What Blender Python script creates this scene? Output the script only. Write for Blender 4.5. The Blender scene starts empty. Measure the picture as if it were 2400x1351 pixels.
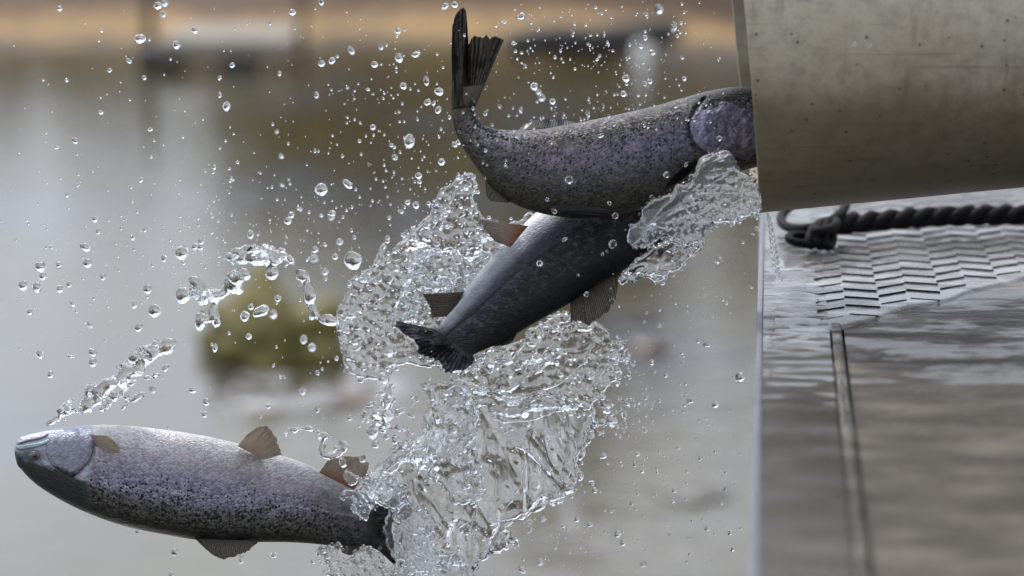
import bpy, bmesh, math, random
import numpy as np
from mathutils import Vector, Matrix, noise as mnoise

# ------------------------------------------------------------------ camera
SC = bpy.context.scene
COL = SC.collection
FPX = 6667.0                      # focal length in photo pixels (2400 wide): a 100 mm lens
CAM = Vector((0, 0, 2.4))
PITCH = math.atan2(675.5 + 570, FPX)
FWD = Vector((0, math.cos(PITCH), -math.sin(PITCH)))
UP = Vector((0, math.sin(PITCH), math.cos(PITCH)))
RT = Vector((1, 0, 0))
D0 = 3.2
PX = D0 / FPX                     # metres per photo pixel at the fish

cam_data = bpy.data.cameras.new('camera')
cam = bpy.data.objects.new('camera', cam_data)
COL.objects.link(cam)
cam.location = CAM
cam.rotation_euler = (math.pi / 2 - PITCH, 0, 0)
cam_data.sensor_width = 36
cam_data.lens = 100
cam_data.clip_start = 0.05
cam_data.clip_end = 2000
cam_data.dof.use_dof = True
cam_data.dof.focus_distance = D0
cam_data.dof.aperture_fstop = 2.8
SC.camera = cam
SC.render.resolution_x = 1024
SC.render.resolution_y = 576

# ------------------------------------------------------------------ sky, sun, exposure
SUN_EL, SUN_AZ = math.radians(52), math.radians(-28)      # azimuth from +Y, positive to the right
w = bpy.data.worlds.new('World')
SC.world = w
w.use_nodes = True
wn, wl = w.node_tree.nodes, w.node_tree.links
wn.clear()
wout = wn.new('ShaderNodeOutputWorld')
wbg = wn.new('ShaderNodeBackground')
wbg.inputs['Strength'].default_value = 0.1
sky = wn.new('ShaderNodeTexSky')
sky.sky_type = 'NISHITA'
sky.sun_disc = False
sky.sun_elevation = SUN_EL
sky.sun_rotation = SUN_AZ
sky.air_density = 1.0
sky.dust_density = 2.0
tc = wn.new('ShaderNodeTexCoord')
mp = wn.new('ShaderNodeMapping')
mp.inputs['Scale'].default_value = (1, 1, 2.4)
cn = wn.new('ShaderNodeTexNoise')
cn.inputs['Scale'].default_value = 2.2
cn.inputs['Detail'].default_value = 6
cn.inputs['Roughness'].default_value = 0.55
cr = wn.new('ShaderNodeValToRGB')
cr.color_ramp.elements[0].position = 0.34
cr.color_ramp.elements[0].color = (4.7, 5.3, 6.4, 1)
cr.color_ramp.elements[1].position = 0.68
cr.color_ramp.elements[1].color = (14.7, 15.3, 16.5, 1)
mx = wn.new('ShaderNodeMix')
mx.data_type = 'RGBA'
mx.inputs[0].default_value = 0.78
wl.new(tc.outputs['Generated'], mp.inputs['Vector'])
wl.new(mp.outputs['Vector'], cn.inputs['Vector'])
wl.new(cn.outputs['Fac'], cr.inputs['Fac'])
wl.new(sky.outputs['Color'], mx.inputs[6])
wl.new(cr.outputs['Color'], mx.inputs[7])
# thin bright cloud round the hidden sun
nrm = wn.new('ShaderNodeVectorMath'); nrm.operation = 'NORMALIZE'
dt = wn.new('ShaderNodeVectorMath'); dt.operation = 'DOT_PRODUCT'
dt.inputs[1].default_value = (math.sin(SUN_AZ) * math.cos(SUN_EL), math.cos(SUN_AZ) * math.cos(SUN_EL), math.sin(SUN_EL))
mxm = wn.new('ShaderNodeMath'); mxm.operation = 'MAXIMUM'; mxm.inputs[1].default_value = 0
pw = wn.new('ShaderNodeMath'); pw.operation = 'POWER'; pw.inputs[1].default_value = 14
ml = wn.new('ShaderNodeMath'); ml.operation = 'MULTIPLY_ADD'; ml.inputs[1].default_value = 4.0; ml.inputs[2].default_value = 1.0
sc_ = wn.new('ShaderNodeVectorMath'); sc_.operation = 'SCALE'
wl.new(tc.outputs['Generated'], nrm.inputs[0]); wl.new(nrm.outputs[0], dt.inputs[0])
wl.new(dt.outputs['Value'], mxm.inputs[0]); wl.new(mxm.outputs[0], pw.inputs[0]); wl.new(pw.outputs[0], ml.inputs[0])
wl.new(mx.outputs[2], sc_.inputs[0]); wl.new(ml.outputs[0], sc_.inputs['Scale'])
wl.new(sc_.outputs[0], wbg.inputs['Color'])
wl.new(wbg.outputs['Background'], wout.inputs['Surface'])

sun_data = bpy.data.lights.new('sun', 'SUN')
sun_data.energy = 2.0
sun_data.angle = math.radians(4)
sun_data.color = (1.0, 0.96, 0.9)
sun = bpy.data.objects.new('sun', sun_data)
COL.objects.link(sun)
sd = Vector((math.sin(SUN_AZ) * math.cos(SUN_EL), math.cos(SUN_AZ) * math.cos(SUN_EL), math.sin(SUN_EL)))
sun.rotation_euler = sd.to_track_quat('Z', 'Y').to_euler()

SC.view_settings.view_transform = 'Standard'
SC.view_settings.look = 'None'
SC.view_settings.exposure = 0.12
SC.view_settings.gamma = 1.0
SC.cycles.max_bounces = 24
SC.cycles.transmission_bounces = 20
SC.cycles.glossy_bounces = 6
SC.cycles.diffuse_bounces = 3
SC.cycles.transparent_max_bounces = 16
SC.cycles.caustics_refractive = True
SC.cycles.caustics_reflective = False
SC.cycles.sample_clamp_indirect = 6.0
SC.cycles.blur_glossy = 0.3
SC.cycles.use_denoising = True

# ------------------------------------------------------------------ helpers
rng = np.random.default_rng(7)
random.seed(7)

def W(px, py, D=D0):
    """world point at photo pixel (px, py) and distance D along the camera axis"""
    return CAM + FWD * D + RT * ((px - 1200) / FPX * D) + UP * (-(py - 675.5) / FPX * D)

cF, cU, cR, cC = (np.array(v) for v in (FWD, UP, RT, CAM))
def WN(px, py, D):
    px, py, D = np.broadcast_arrays(np.asarray(px, float), np.asarray(py, float), np.asarray(D, float))
    return cC + D[..., None] * (cF + ((px - 1200) / FPX)[..., None] * cR - ((py - 675.5) / FPX)[..., None] * cU)

def mesh_obj(name, verts, faces, mat, parent=None, smooth=True, uv=None, col=None, origin=None, recalc=True):
    """verts in world coordinates; the object's origin goes to `origin` (or the parent's)"""
    verts = np.asarray(verts, float)
    if origin is None:
        origin = np.array(parent['_o']) if parent is not None and '_o' in parent else verts.mean(axis=0)
    origin = np.asarray(origin, float)
    me = bpy.data.meshes.new(name)
    me.from_pydata((verts - origin).tolist(), [], [list(map(int, f)) for f in faces])
    if uv is not None:
        l = me.uv_layers.new(name='UVMap')
        idx = np.empty(len(me.loops), dtype=np.int32)
        me.loops.foreach_get('vertex_index', idx)
        l.data.foreach_set('uv', np.asarray(uv, np.float32)[idx].ravel())
    if col is not None:
        a = me.color_attributes.new('Col', 'FLOAT_COLOR', 'POINT')
        a.data.foreach_set('color', np.asarray(col, np.float32).ravel())
    if recalc:
        bm = bmesh.new(); bm.from_mesh(me)
        bmesh.ops.recalc_face_normals(bm, faces=bm.faces)
        bm.to_mesh(me); bm.free()
    if smooth:
        me.polygons.foreach_set('use_smooth', [True] * len(me.polygons))
    me.materials.append(mat)
    o = bpy.data.objects.new(name, me)
    COL.objects.link(o)
    if parent is not None:
        o.parent = parent
        base = np.array(parent['_o'])
        o.location = Vector((origin - base).tolist())
        o['_o'] = origin.tolist()
    else:
        o.location = Vector(origin.tolist())
        o['_o'] = origin.tolist()
    return o

def tag(o, label=None, cat=None, group=None, kind=None):
    if label: o['label'] = label
    if cat: o['category'] = cat
    if group: o['group'] = group
    if kind: o['kind'] = kind
    return o

# ---- numpy noise
def _hash(ix, iy, seed):
    n = (ix.astype(np.int64) * 374761393 + iy.astype(np.int64) * 668265263 + seed * 1442695041) & 0xffffffff
    n = ((n ^ (n >> 13)) * 1274126177) & 0xffffffff
    n = n ^ (n >> 16)
    return (n & 0xffff) / 65535.0
def vnoise(x, y, seed=0):
    x = np.asarray(x, float); y = np.asarray(y, float)
    ix, iy = np.floor(x), np.floor(y)
    fx, fy = x - ix, y - iy
    fx, fy = fx * fx * fx * (fx * (fx * 6 - 15) + 10), fy * fy * fy * (fy * (fy * 6 - 15) + 10)
    a, b = _hash(ix, iy, seed), _hash(ix + 1, iy, seed)
    c, d = _hash(ix, iy + 1, seed), _hash(ix + 1, iy + 1, seed)
    return (a + (b - a) * fx) * (1 - fy) + (c + (d - c) * fx) * fy
def fbm(x, y, seed=0, oct=4, rough=0.5):
    s, a, t = 0, 1, 0
    for i in range(oct):
        s = s + a * vnoise(np.asarray(x) * 2 ** i + 17.3 * i, np.asarray(y) * 2 ** i - 9.1 * i, seed + i)
        t += a; a *= rough
    return s / t
def sstep(a, b, x):
    t = np.clip((np.asarray(x, float) - a) / (b - a), 0, 1)
    return t * t * (3 - 2 * t)

def poly_sdf(X, Y, poly):
    """signed distance to polygon, positive inside"""
    P = np.asarray(poly, float)
    d = np.full(X.shape, 1e18); inside = np.zeros(X.shape, bool)
    n = len(P)
    for i in range(n):
        a, b = P[i], P[(i + 1) % n]
        ex, ey = b - a
        wx, wy = X - a[0], Y - a[1]
        t = np.clip((wx * ex + wy * ey) / max(ex * ex + ey * ey, 1e-9), 0, 1)
        d = np.minimum(d, (wx - ex * t) ** 2 + (wy - ey * t) ** 2)
        c = ((a[1] > Y) != (b[1] > Y))
        with np.errstate(divide='ignore', invalid='ignore'):
            xi = (b[0] - a[0]) * (Y - a[1]) / (b[1] - a[1] + 1e-12) + a[0]
        inside ^= c & (X < xi)
    d = np.sqrt(d)
    return np.where(inside, d, -d)

def smooth_poly(P, n=8):
    """closed Catmull-Rom through the traced points"""
    P = [np.array(p, float) for p in P]; out = []
    N = len(P)
    for i in range(N):
        p0, p1, p2, p3 = P[i - 1], P[i], P[(i + 1) % N], P[(i + 2) % N]
        for k in range(n):
            t = k / n
            out.append(0.5 * ((2 * p1) + (p2 - p0) * t + (2 * p0 - 5 * p1 + 4 * p2 - p3) * t * t + (3 * p1 - p0 - 3 * p2 + p3) * t ** 3))
    return out

def height_solid(sdf_fn, bbox, step, front_fn, back_fn):
    """closed solid over the region sdf>0: front and back sheets that share their rim"""
    x0, y0, x1, y1 = bbox
    xs = np.arange(x0, x1 + step, step); ys = np.arange(y0, y1 + step, step)
    X, Y = np.meshgrid(xs, ys)
    S = sdf_fn(X, Y)
    e = step * 0.5
    gx = (sdf_fn(X + e, Y) - sdf_fn(X - e, Y)) / (2 * e)
    gy = (sdf_fn(X, Y + e) - sdf_fn(X, Y - e)) / (2 * e)
    g2 = np.maximum(gx * gx + gy * gy, 0.2)
    keep = S > -step * 0.45
    ny, nx = X.shape
    cell = keep[:-1, :-1] & keep[1:, :-1] & keep[:-1, 1:] & keep[1:, 1:]
    # vertices used and boundary ones
    use = np.zeros_like(keep); cnt = np.zeros(X.shape, int)
    for dy in (0, 1):
        for dx in (0, 1):
            cnt[dy:ny - 1 + dy, dx:nx - 1 + dx] += cell
    use = cnt > 0
    bnd = use & (cnt < 4)
    Xn = np.where(bnd, X - S * gx / g2, X); Yn = np.where(bnd, Y - S * gy / g2, Y)
    lim = step * 1.1
    Xn = np.clip(Xn, X - lim, X + lim); Yn = np.clip(Yn, Y - lim, Y + lim)
    S = np.where(bnd, 0, np.maximum(S, step * 0.3))
    fI = -np.ones(X.shape, int); fI[use] = np.arange(use.sum())
    nin = use & ~bnd
    bI = fI.copy(); bI[nin] = use.sum() + np.arange(nin.sum())
    fD = front_fn(Xn, Yn, S); bD = back_fn(Xn, Yn, S)
    mid = (fD + bD) / 2
    fD = np.where(bnd, mid, fD)
    V = np.concatenate([WN(Xn[use], Yn[use], fD[use]), WN(Xn[nin], Yn[nin], bD[nin])])
    cy, cx = np.nonzero(cell)
    F = np.stack([fI[cy, cx], fI[cy, cx + 1], fI[cy + 1, cx + 1], fI[cy + 1, cx]], 1)
    B = np.stack([bI[cy, cx], bI[cy + 1, cx], bI[cy + 1, cx + 1], bI[cy, cx + 1]], 1)
    # drop back faces that coincide wholly with front faces
    same = (F == B[:, [0, 3, 2, 1]]).all(axis=1)
    F = F[~same]; B = B[~same]
    px = np.concatenate([np.stack([Xn[use], Yn[use]], 1), np.stack([Xn[nin], Yn[nin]], 1)])
    return V, np.concatenate([F, B]), px

# ---- material helpers
def mat_new(name):
    m = bpy.data.materials.new(name); m.use_nodes = True
    nt = m.node_tree; b = nt.nodes['Principled BSDF']
    return m, nt, b
def N(nt, t, **kw):
    n = nt.nodes.new(t)
    for k, v in kw.items(): setattr(n, k, v)
    return n
def noise_node(nt, vec, scale, detail=4, rough=0.5, mapscale=None):
    if mapscale is not None:
        mpn = N(nt, 'ShaderNodeMapping'); mpn.inputs['Scale'].default_value = mapscale
        nt.links.new(vec, mpn.inputs['Vector']); vec = mpn.outputs['Vector']
    n = N(nt, 'ShaderNodeTexNoise')
    n.inputs['Scale'].default_value = scale; n.inputs['Detail'].default_value = detail; n.inputs['Roughness'].default_value = rough
    nt.links.new(vec, n.inputs['Vector'])
    return n.outputs['Fac']
def ramp(nt, fac, stops):
    r = N(nt, 'ShaderNodeValToRGB')
    els = r.color_ramp.elements
    while len(els) < len(stops): els.new(0.5)
    for e, (p, c) in zip(els, stops):
        e.position = p
        e.color = (c, c, c, 1) if isinstance(c, (int, float)) else (*c, 1)
    nt.links.new(fac, r.inputs['Fac'])
    return r.outputs['Color']
def mixc(nt, fac, a, b, blend='MIX'):
    m = N(nt, 'ShaderNodeMix', data_type='RGBA', blend_type=blend)
    for sock, v in ((m.inputs[0], fac), (m.inputs[6], a), (m.inputs[7], b)):
        if isinstance(v, (int, float)): sock.default_value = v
        elif isinstance(v, tuple): sock.default_value = (*v, 1)
        else: nt.links.new(v, sock)
    return m.outputs[2]
def math_node(nt, op, a, b=None, c=None):
    m = N(nt, 'ShaderNodeMath', operation=op)
    for i, v in enumerate((a, b, c)):
        if v is None: continue
        if isinstance(v, (int, float)): m.inputs[i].default_value = v
        else: nt.links.new(v, m.inputs[i])
    return m.outputs[0]
def bump(nt, b, h, strength, dist):
    n = N(nt, 'ShaderNodeBump'); n.inputs['Strength'].default_value = strength; n.inputs['Distance'].default_value = dist
    nt.links.new(h, n.inputs['Height']); nt.links.new(n.outputs['Normal'], b.inputs['Normal'])
    return n.outputs['Normal']

# ------------------------------------------------------------------ materials
def make_glass_water(name, milk=0.0, bumpy=0.0, bscale=400):
    m, nt, b = mat_new(name)
    b.inputs['Base Color'].default_value = (0.97, 0.985, 1.0, 1)
    b.inputs['Roughness'].default_value = 0.0
    b.inputs['IOR'].default_value = 1.333
    b.inputs['Transmission Weight'].default_value = 1.0 - milk
    if bumpy:
        tcn = N(nt, 'ShaderNodeTexCoord')
        h = noise_node(nt, tcn.outputs['Object'], bscale, 3, 0.6)
        bump(nt, b, h, bumpy, 0.002)
    return m
M_DROP = make_glass_water('drop_water')
M_SHEET = make_glass_water('sheet_water', 0.03)
M_FOAM = make_glass_water('aerated_water', 0.09)
M_GUSH = make_glass_water('gush_water', 0.09)

def make_fish_mat():
    m, nt, b = mat_new('trout_skin')
    at = N(nt, 'ShaderNodeVertexColor', layer_name='Col')
    uv = N(nt, 'ShaderNodeUVMap', uv_map='UVMap').outputs['UV']
    # black spots, density carried by the attribute's alpha
    vo = N(nt, 'ShaderNodeTexVoronoi'); vo.inputs['Scale'].default_value = 290; vo.inputs['Randomness'].default_value = 1
    nt.links.new(uv, vo.inputs['Vector'])
    wob = noise_node(nt, uv, 500, 2)
    sep = N(nt, 'ShaderNodeSeparateColor'); nt.links.new(vo.outputs['Color'], sep.inputs['Color'])
    thr = math_node(nt, 'MULTIPLY', sep.outputs[0], 0.90)
    thr = math_node(nt, 'MULTIPLY', thr, at.outputs['Alpha'])
    dd = math_node(nt, 'ADD', vo.outputs['Distance'], math_node(nt, 'MULTIPLY', math_node(nt, 'SUBTRACT', wob, 0.5), 0.35))
    spot = math_node(nt, 'MULTIPLY', math_node(nt, 'SUBTRACT', thr, dd), 9.0)
    spot = math_node(nt, 'MINIMUM', math_node(nt, 'MAXIMUM', spot, 0.0), 1.0)
    vo2 = N(nt, 'ShaderNodeTexVoronoi'); vo2.inputs['Scale'].default_value = 330
    nt.links.new(uv, vo2.inputs['Vector'])
    sep2 = N(nt, 'ShaderNodeSeparateColor'); nt.links.new(vo2.outputs['Color'], sep2.inputs['Color'])
    s2 = math_node(nt, 'MULTIPLY', math_node(nt, 'SUBTRACT', math_node(nt, 'MULTIPLY', math_node(nt, 'MULTIPLY', sep2.outputs[0], 0.5), at.outputs['Alpha']), vo2.outputs['Distance']), 8)
    s2 = math_node(nt, 'MINIMUM', math_node(nt, 'MAXIMUM', s2, 0.0), 0.8)
    spot = math_node(nt, 'MAXIMUM', spot, s2)
    # scales: slanting rows of small cells, each its own brightness
    mp1 = N(nt, 'ShaderNodeMapping'); mp1.inputs['Rotation'].default_value = (0, 0, math.radians(38)); mp1.inputs['Scale'].default_value = (290, 430, 1)
    nt.links.new(uv, mp1.inputs['Vector'])
    vs = N(nt, 'ShaderNodeTexVoronoi'); vs.inputs['Scale'].default_value = 1.0; vs.inputs['Randomness'].default_value = 0.55
    nt.links.new(mp1.outputs['Vector'], vs.inputs['Vector'])
    sep3 = N(nt, 'ShaderNodeSeparateColor'); nt.links.new(vs.outputs['Color'], sep3.inputs['Color'])
    rnd = math_node(nt, 'SUBTRACT', sep3.outputs[0], 0.5)
    edge_ = math_node(nt, 'SUBTRACT', 0.35, vs.outputs['Distance'])
    amp = math_node(nt, 'ADD', math_node(nt, 'MULTIPLY', at.outputs['Alpha'], 1.35), 0.25)
    grain = noise_node(nt, uv, 700, 3, 0.7)
    grain2 = noise_node(nt, uv, 60, 4, 0.6)
    fine = math_node(nt, 'ADD', math_node(nt, 'MULTIPLY', rnd, 0.75), math_node(nt, 'ADD', math_node(nt, 'MULTIPLY', edge_, 0.7), math_node(nt, 'MULTIPLY', math_node(nt, 'SUBTRACT', grain, 0.5), 1.6)))
    val = math_node(nt, 'ADD', math_node(nt, 'MULTIPLY', fine, amp), math_node(nt, 'ADD', math_node(nt, 'MULTIPLY', grain2, 0.7), 0.62))
    val = math_node(nt, 'MAXIMUM', val, 0.12)
    cc = N(nt, 'ShaderNodeVectorMath', operation='SCALE')
    nt.links.new(at.outputs['Color'], cc.inputs[0]); nt.links.new(val, cc.inputs['Scale'])
    c2 = mixc(nt, spot, cc.outputs[0], (0.012, 0.013, 0.014))
    nt.links.new(c2, b.inputs['Base Color'])
    b.inputs['Metallic'].default_value = 0.3
    r = math_node(nt, 'ADD', math_node(nt, 'MULTIPLY', grain, 0.35), 0.22)
    nt.links.new(r, b.inputs['Roughness'])
    b.inputs['Coat Weight'].default_value = 0.12
    b.inputs['Specular IOR Level'].default_value = 0.3
    b.inputs['Coat Roughness'].default_value = 0.12
    b.inputs['Coat IOR'].default_value = 1.33
    h = math_node(nt, 'ADD', math_node(nt, 'MULTIPLY', edge_, 0.9), math_node(nt, 'MULTIPLY', grain, 0.6))
    bump(nt, b, h, 0.6, 0.0014)
    return m
M_FISH = make_fish_mat()

def make_fin_mat(name, dark, light, base_tint, freq=34, spots=0.85):
    m, nt, b = mat_new(name)
    uv = N(nt, 'ShaderNodeUVMap', uv_map='UVMap').outputs['UV']
    su = N(nt, 'ShaderNodeSeparateXYZ'); nt.links.new(uv, su.inputs[0])
    nz = noise_node(nt, uv, 6, 3, 0.6)
    ray = math_node(nt, 'SINE', math_node(nt, 'ADD', math_node(nt, 'MULTIPLY', su.outputs[0], freq * 6.283), math_node(nt, 'MULTIPLY', nz, 6)))
    ray = math_node(nt, 'ADD', math_node(nt, 'MULTIPLY', ray, 0.5), 0.5)
    ray = math_node(nt, 'MULTIPLY', ray, math_node(nt, 'ADD', nz, 0.35))
    c = mixc(nt, ray, dark, light)
    c = mixc(nt, ramp(nt, su.outputs[1], [(0.0, 1.0), (0.45, 0.0)]), c, base_tint)
    vo = N(nt, 'ShaderNodeTexVoronoi'); vo.inputs['Scale'].default_value = 13
    nt.links.new(uv, vo.inputs['Vector'])
    c = mixc(nt, ramp(nt, vo.outputs['Distance'], [(0.18, spots), (0.3, 0.0)]), c, (0.02, 0.018, 0.016))
    nt.links.new(c, b.inputs['Base Color'])
    b.inputs['Roughness'].default_value = 0.35
    b.inputs['Transmission Weight'].default_value = 0.0
    b.inputs['Coat Weight'].default_value = 0.2; b.inputs['Coat Roughness'].default_value = 0.2
    tr = N(nt, 'ShaderNodeBsdfTranslucent'); nt.links.new(c, tr.inputs['Color'])
    mxs = N(nt, 'ShaderNodeMixShader'); mxs.inputs[0].default_value = 0.6
    nt.links.new(b.outputs[0], mxs.inputs[1]); nt.links.new(tr.outputs[0], mxs.inputs[2])
    nt.links.new(mxs.outputs[0], nt.nodes['Material Output'].inputs['Surface'])
    bump(nt, b, ray, 0.5, 0.001)
    return m
M_FIN = make_fin_mat('fin_brown', (0.08, 0.062, 0.048), (0.38, 0.32, 0.25), (0.10, 0.085, 0.07))
M_FIN_PALE = make_fin_mat('fin_pale', (0.36, 0.30, 0.25), (0.72, 0.66, 0.58), (0.42, 0.35, 0.31), spots=0.25)
M_FIN_ORANGE = make_fin_mat('fin_orange', (0.34, 0.28, 0.24), (0.62, 0.57, 0.53), (0.32, 0.17, 0.11), spots=0.4)
M_FIN_SLATE = make_fin_mat('fin_slate', (0.03, 0.03, 0.036), (0.16, 0.16, 0.18), (0.10, 0.11, 0.11), 20)
M_FIN_OLIVE = make_fin_mat('fin_olive', (0.02, 0.018, 0.018), (0.17, 0.145, 0.11), (0.105, 0.09, 0.065), 26)
M_FIN_DARK = make_fin_mat('fin_dark', (0.018, 0.018, 0.024), (0.10, 0.095, 0.10), (0.05, 0.045, 0.04), 22)

def simple_mat(name, c, rough=0.4, metal=0.0, coat=0.0, nscale=None, namp=0.3, bumps=0.0, bd=0.001):
    m, nt, b = mat_new(name)
    b.inputs['Roughness'].default_value = rough; b.inputs['Metallic'].default_value = metal
    b.inputs['Coat Weight'].default_value = coat; b.inputs['Coat Roughness'].default_value = 0.08
    if nscale:
        o = N(nt, 'ShaderNodeTexCoord').outputs['Object']
        f = noise_node(nt, o, nscale, 5, 0.6)
        lo = tuple(x * (1 - namp) for x in c); hi = tuple(min(1, x * (1 + namp)) for x in c)
        nt.links.new(ramp(nt, f, [(0.3, lo), (0.7, hi)]), b.inputs['Base Color'])
        if bumps: bump(nt, b, f, bumps, bd)
    else:
        b.inputs['Base Color'].default_value = (*c, 1)
    return m
M_EYE = simple_mat('eye_iris', (0.10, 0.09, 0.07), 0.25, 0.3, 1.0, 900, 0.5)
M_PUPIL = simple_mat('pupil', (0.004, 0.004, 0.005), 0.08, 0, 1.0)

# ------------------------------------------------------------------ setting
# water of the lake
def make_lake_mat():
    m, nt, b = mat_new('lake_water')
    g = N(nt, 'ShaderNodeNewGeometry').outputs['Position']
    n1 = noise_node(nt, g, 0.55, 4, 0.55, (1.0, 0.45, 1))
    n2 = noise_node(nt, g, 3.0, 4, 0.6, (1.0, 0.5, 1))
    c = ramp(nt, n1, [(0.33, (0.070, 0.060, 0.018)), (0.50, (0.075, 0.062, 0.034)), (0.64, (0.075, 0.085, 0.095))])
    c = mixc(nt, ramp(nt, n2, [(0.45, 0.0), (0.75, 0.6)]), c, (0.05, 0.042, 0.028))
    nt.links.new(c, b.inputs['Base Color'])
    b.inputs['Roughness'].default_value = 0.05
    b.inputs['IOR'].default_value = 1.7
    w1 = noise_node(nt, g, 4.0, 3, 0.5, (0.7, 1.6, 1))
    w2 = noise_node(nt, g, 14.0, 3, 0.5, (0.6, 1.6, 1))
    h = math_node(nt, 'ADD', w1, math_node(nt, 'MULTIPLY', w2, 0.25))
    bump(nt, b, h, 0.16, 0.05)
    return m
def grid_mesh(x0, x1, y0, y1, nx, ny, zf):
    xs = np.linspace(x0, x1, nx); ys = np.linspace(y0, y1, ny)
    X, Y = np.meshgrid(xs, ys); Z = zf(X, Y)
    V = np.stack([X, Y, Z], -1).reshape(-1, 3)
    i = np.arange((nx - 1) * (ny - 1)); r, c = i // (nx - 1), i % (nx - 1)
    a = r * nx + c
    return V, np.stack([a, a + 1, a + 1 + nx, a + nx], 1)
V, F = grid_mesh(-300, 300, -300, 60, 2, 2, lambda X, Y: X * 0)
tag(mesh_obj('water', V, F, make_lake_mat(), smooth=False), 'calm olive and grey pond water behind the leaping fish', None, kind='structure')

SHORE = 23.9
def shore_y(X):
    return SHORE + 0.9 * np.sin(X * 0.9 + 2.2) * 0.35 + 0.28 * (X - 0.5) * (X > 0.5) * -0.35 + (fbm(X * 1.3, X * 0, 3) - 0.5) * 0.7
def ground_z(X, Y):
    d = Y - shore_y(X)
    z = np.where(d < 0, d * 0.25, 0.11 * d + 0.012 * np.maximum(d - 6, 0) ** 1.0)
    z = np.where(d > 14, 0.11 * 14 + 0.1 + (d - 14) * 0.02, z)
    z = np.minimum(z, 7) + (fbm(X * 0.9, Y * 0.9, 5) - 0.5) * 0.16 * np.clip(d + 0.3, 0, 1)
    return z
def make_ground_mat():
    m, nt, b = mat_new('bank_ground')
    g = N(nt, 'ShaderNodeNewGeometry').outputs['Position']
    sx = N(nt, 'ShaderNodeSeparateXYZ'); nt.links.new(g, sx.inputs[0])
    n1 = noise_node(nt, g, 1.6, 5, 0.7, (0.6, 1.4, 1)); n2 = noise_node(nt, g, 5, 5, 0.65)
    # dry grass strip low on the bank, leaf litter above it
    h = math_node(nt, 'ADD', sx.outputs[2], math_node(nt, 'MULTIPLY', math_node(nt, 'SUBTRACT', n1, 0.5), 0.28))
    c = ramp(nt, h, [(0.0, (0.11, 0.085, 0.06)), (0.03, (0.11, 0.08, 0.05)), (0.06, (0.33, 0.205, 0.075)), (0.12, (0.37, 0.225, 0.085)), (0.17, (0.10, 0.055, 0.026)), (0.6, (0.06, 0.037, 0.024))])
    c = mixc(nt, ramp(nt, n2, [(0.42, 0.0), (0.62, 0.6)]), c, (0.08, 0.05, 0.028))
    nt.links.new(c, b.inputs['Base Color'])
    b.inputs['Roughness'].default_value = 0.9
    bump(nt, b, n2, 0.6, 0.05)
    return m
M_GROUND = make_ground_mat()
V, F = grid_mesh(-14, 14, 22.5, 46, 160, 110, ground_z)
V2, F2 = grid_mesh(-400, 400, 46, 700, 8, 8, lambda X, Y: X * 0 + 2.2)
tag(mesh_obj('bank', V, F, M_GROUND), 'far bank of dry grass and leaf litter', None, kind='structure')
# the ground away from the pond, one wide sheet below the bank's own level
V, F = grid_mesh(-400, 400, 45.5, 700, 8, 8, lambda X, Y: X * 0 + 1.9)
tag(mesh_obj('ground', V, F, M_GROUND, smooth=False), 'open ground beyond the pond bank', None, kind='structure')

# far-off wood over the bank, seen only as its reflection in the pond
def leaf_mass(name, n, pts, rad, size, mat, seed):
    r = np.random.default_rng(seed)
    k = r.integers(0, len(pts), n); P = np.array(pts, float)[k]; R = np.array(rad, float)[k]
    d = r.normal(size=(n, 3)); d /= np.linalg.norm(d, axis=1)[:, None]
    c = P + d * R * (r.random(n) ** 0.4)[:, None]
    a = r.normal(size=(n, 3)); a /= np.linalg.norm(a, axis=1)[:, None]
    bb = np.cross(a, r.normal(size=(n, 3))); bb /= np.linalg.norm(bb, axis=1)[:, None]
    s = (size * (0.5 + r.random(n)))[:, None]
    V = np.stack([c - a * s, c + bb * s * .5, c + a * s, c - bb * s * .5], 1).reshape(-1, 3)
    F = np.arange(n * 4).reshape(-1, 4)
    return mesh_obj(name, V, F, mat, smooth=False, recalc=False)
M_LEAF = simple_mat('winter_foliage', (0.105, 0.08, 0.042), 0.7, 0, 0, 0.8, 0.5)
pts, rad = [], []
r_ = np.random.default_rng(11)
for i in range(230):
    y = r_.uniform(27, 40); x = r_.uniform(-10, 14)
    fx = x / y * FPX + 1200
    if fx < 560: hgt = r_.uniform(.3, 0.7) if r_.random() < .85 else 1.6
    elif fx < 1050: hgt = r_.uniform(.8, 3.2)
    else: hgt = r_.uniform(1.0, 6.0) if r_.random() < .6 else 1.2
    for zz in np.arange(0.3, hgt, 0.8):
        pts.append((x + r_.normal() * .3, y, 0.4 + zz)); rad.append((0.7, 0.7, 0.6))
tag(leaf_mass('woodland', 42000, pts, rad, 0.16, M_LEAF, 5), 'brown and olive scrub wood on the far bank', 'woodland', kind='stuff')

# -------------------------------------------------------------- far objects (all far out of focus)
def box(x0, x1, y0, y1, z0, z1):
    V = [(x, y, z) for z in (z0, z1) for y in (y0, y1) for x in (x0, x1)]
    return V, [(0, 2, 3, 1), (4, 5, 7, 6), (0, 1, 5, 4), (2, 6, 7, 3), (0, 4, 6, 2), (1, 3, 7, 5)]
def join(parts):
    V, F, o = [], [], 0
    for v, f in parts:
        V += [tuple(p) for p in v]; F += [tuple(int(i) + o for i in q) for q in f]; o += len(v)
    return V, F
def empty(name, loc):
    o = bpy.data.objects.new(name, None); COL.objects.link(o)
    o.location = loc; o['_o'] = list(loc); return o
def bevel(o, wdt, seg=2):
    md = o.modifiers.new('bevel', 'BEVEL'); md.width = wdt; md.segments = seg; md.limit_method = 'ANGLE'
    return o
def water_xy(px, py, z=0.0):
    d = (W(px, py, 1.0) - CAM); t = (z - CAM.z) / d.z
    return CAM + d * t
M_CONC = simple_mat('pale_planks', (0.27, 0.245, 0.20), 0.8, 0, 0, 6, 0.3)
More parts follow.
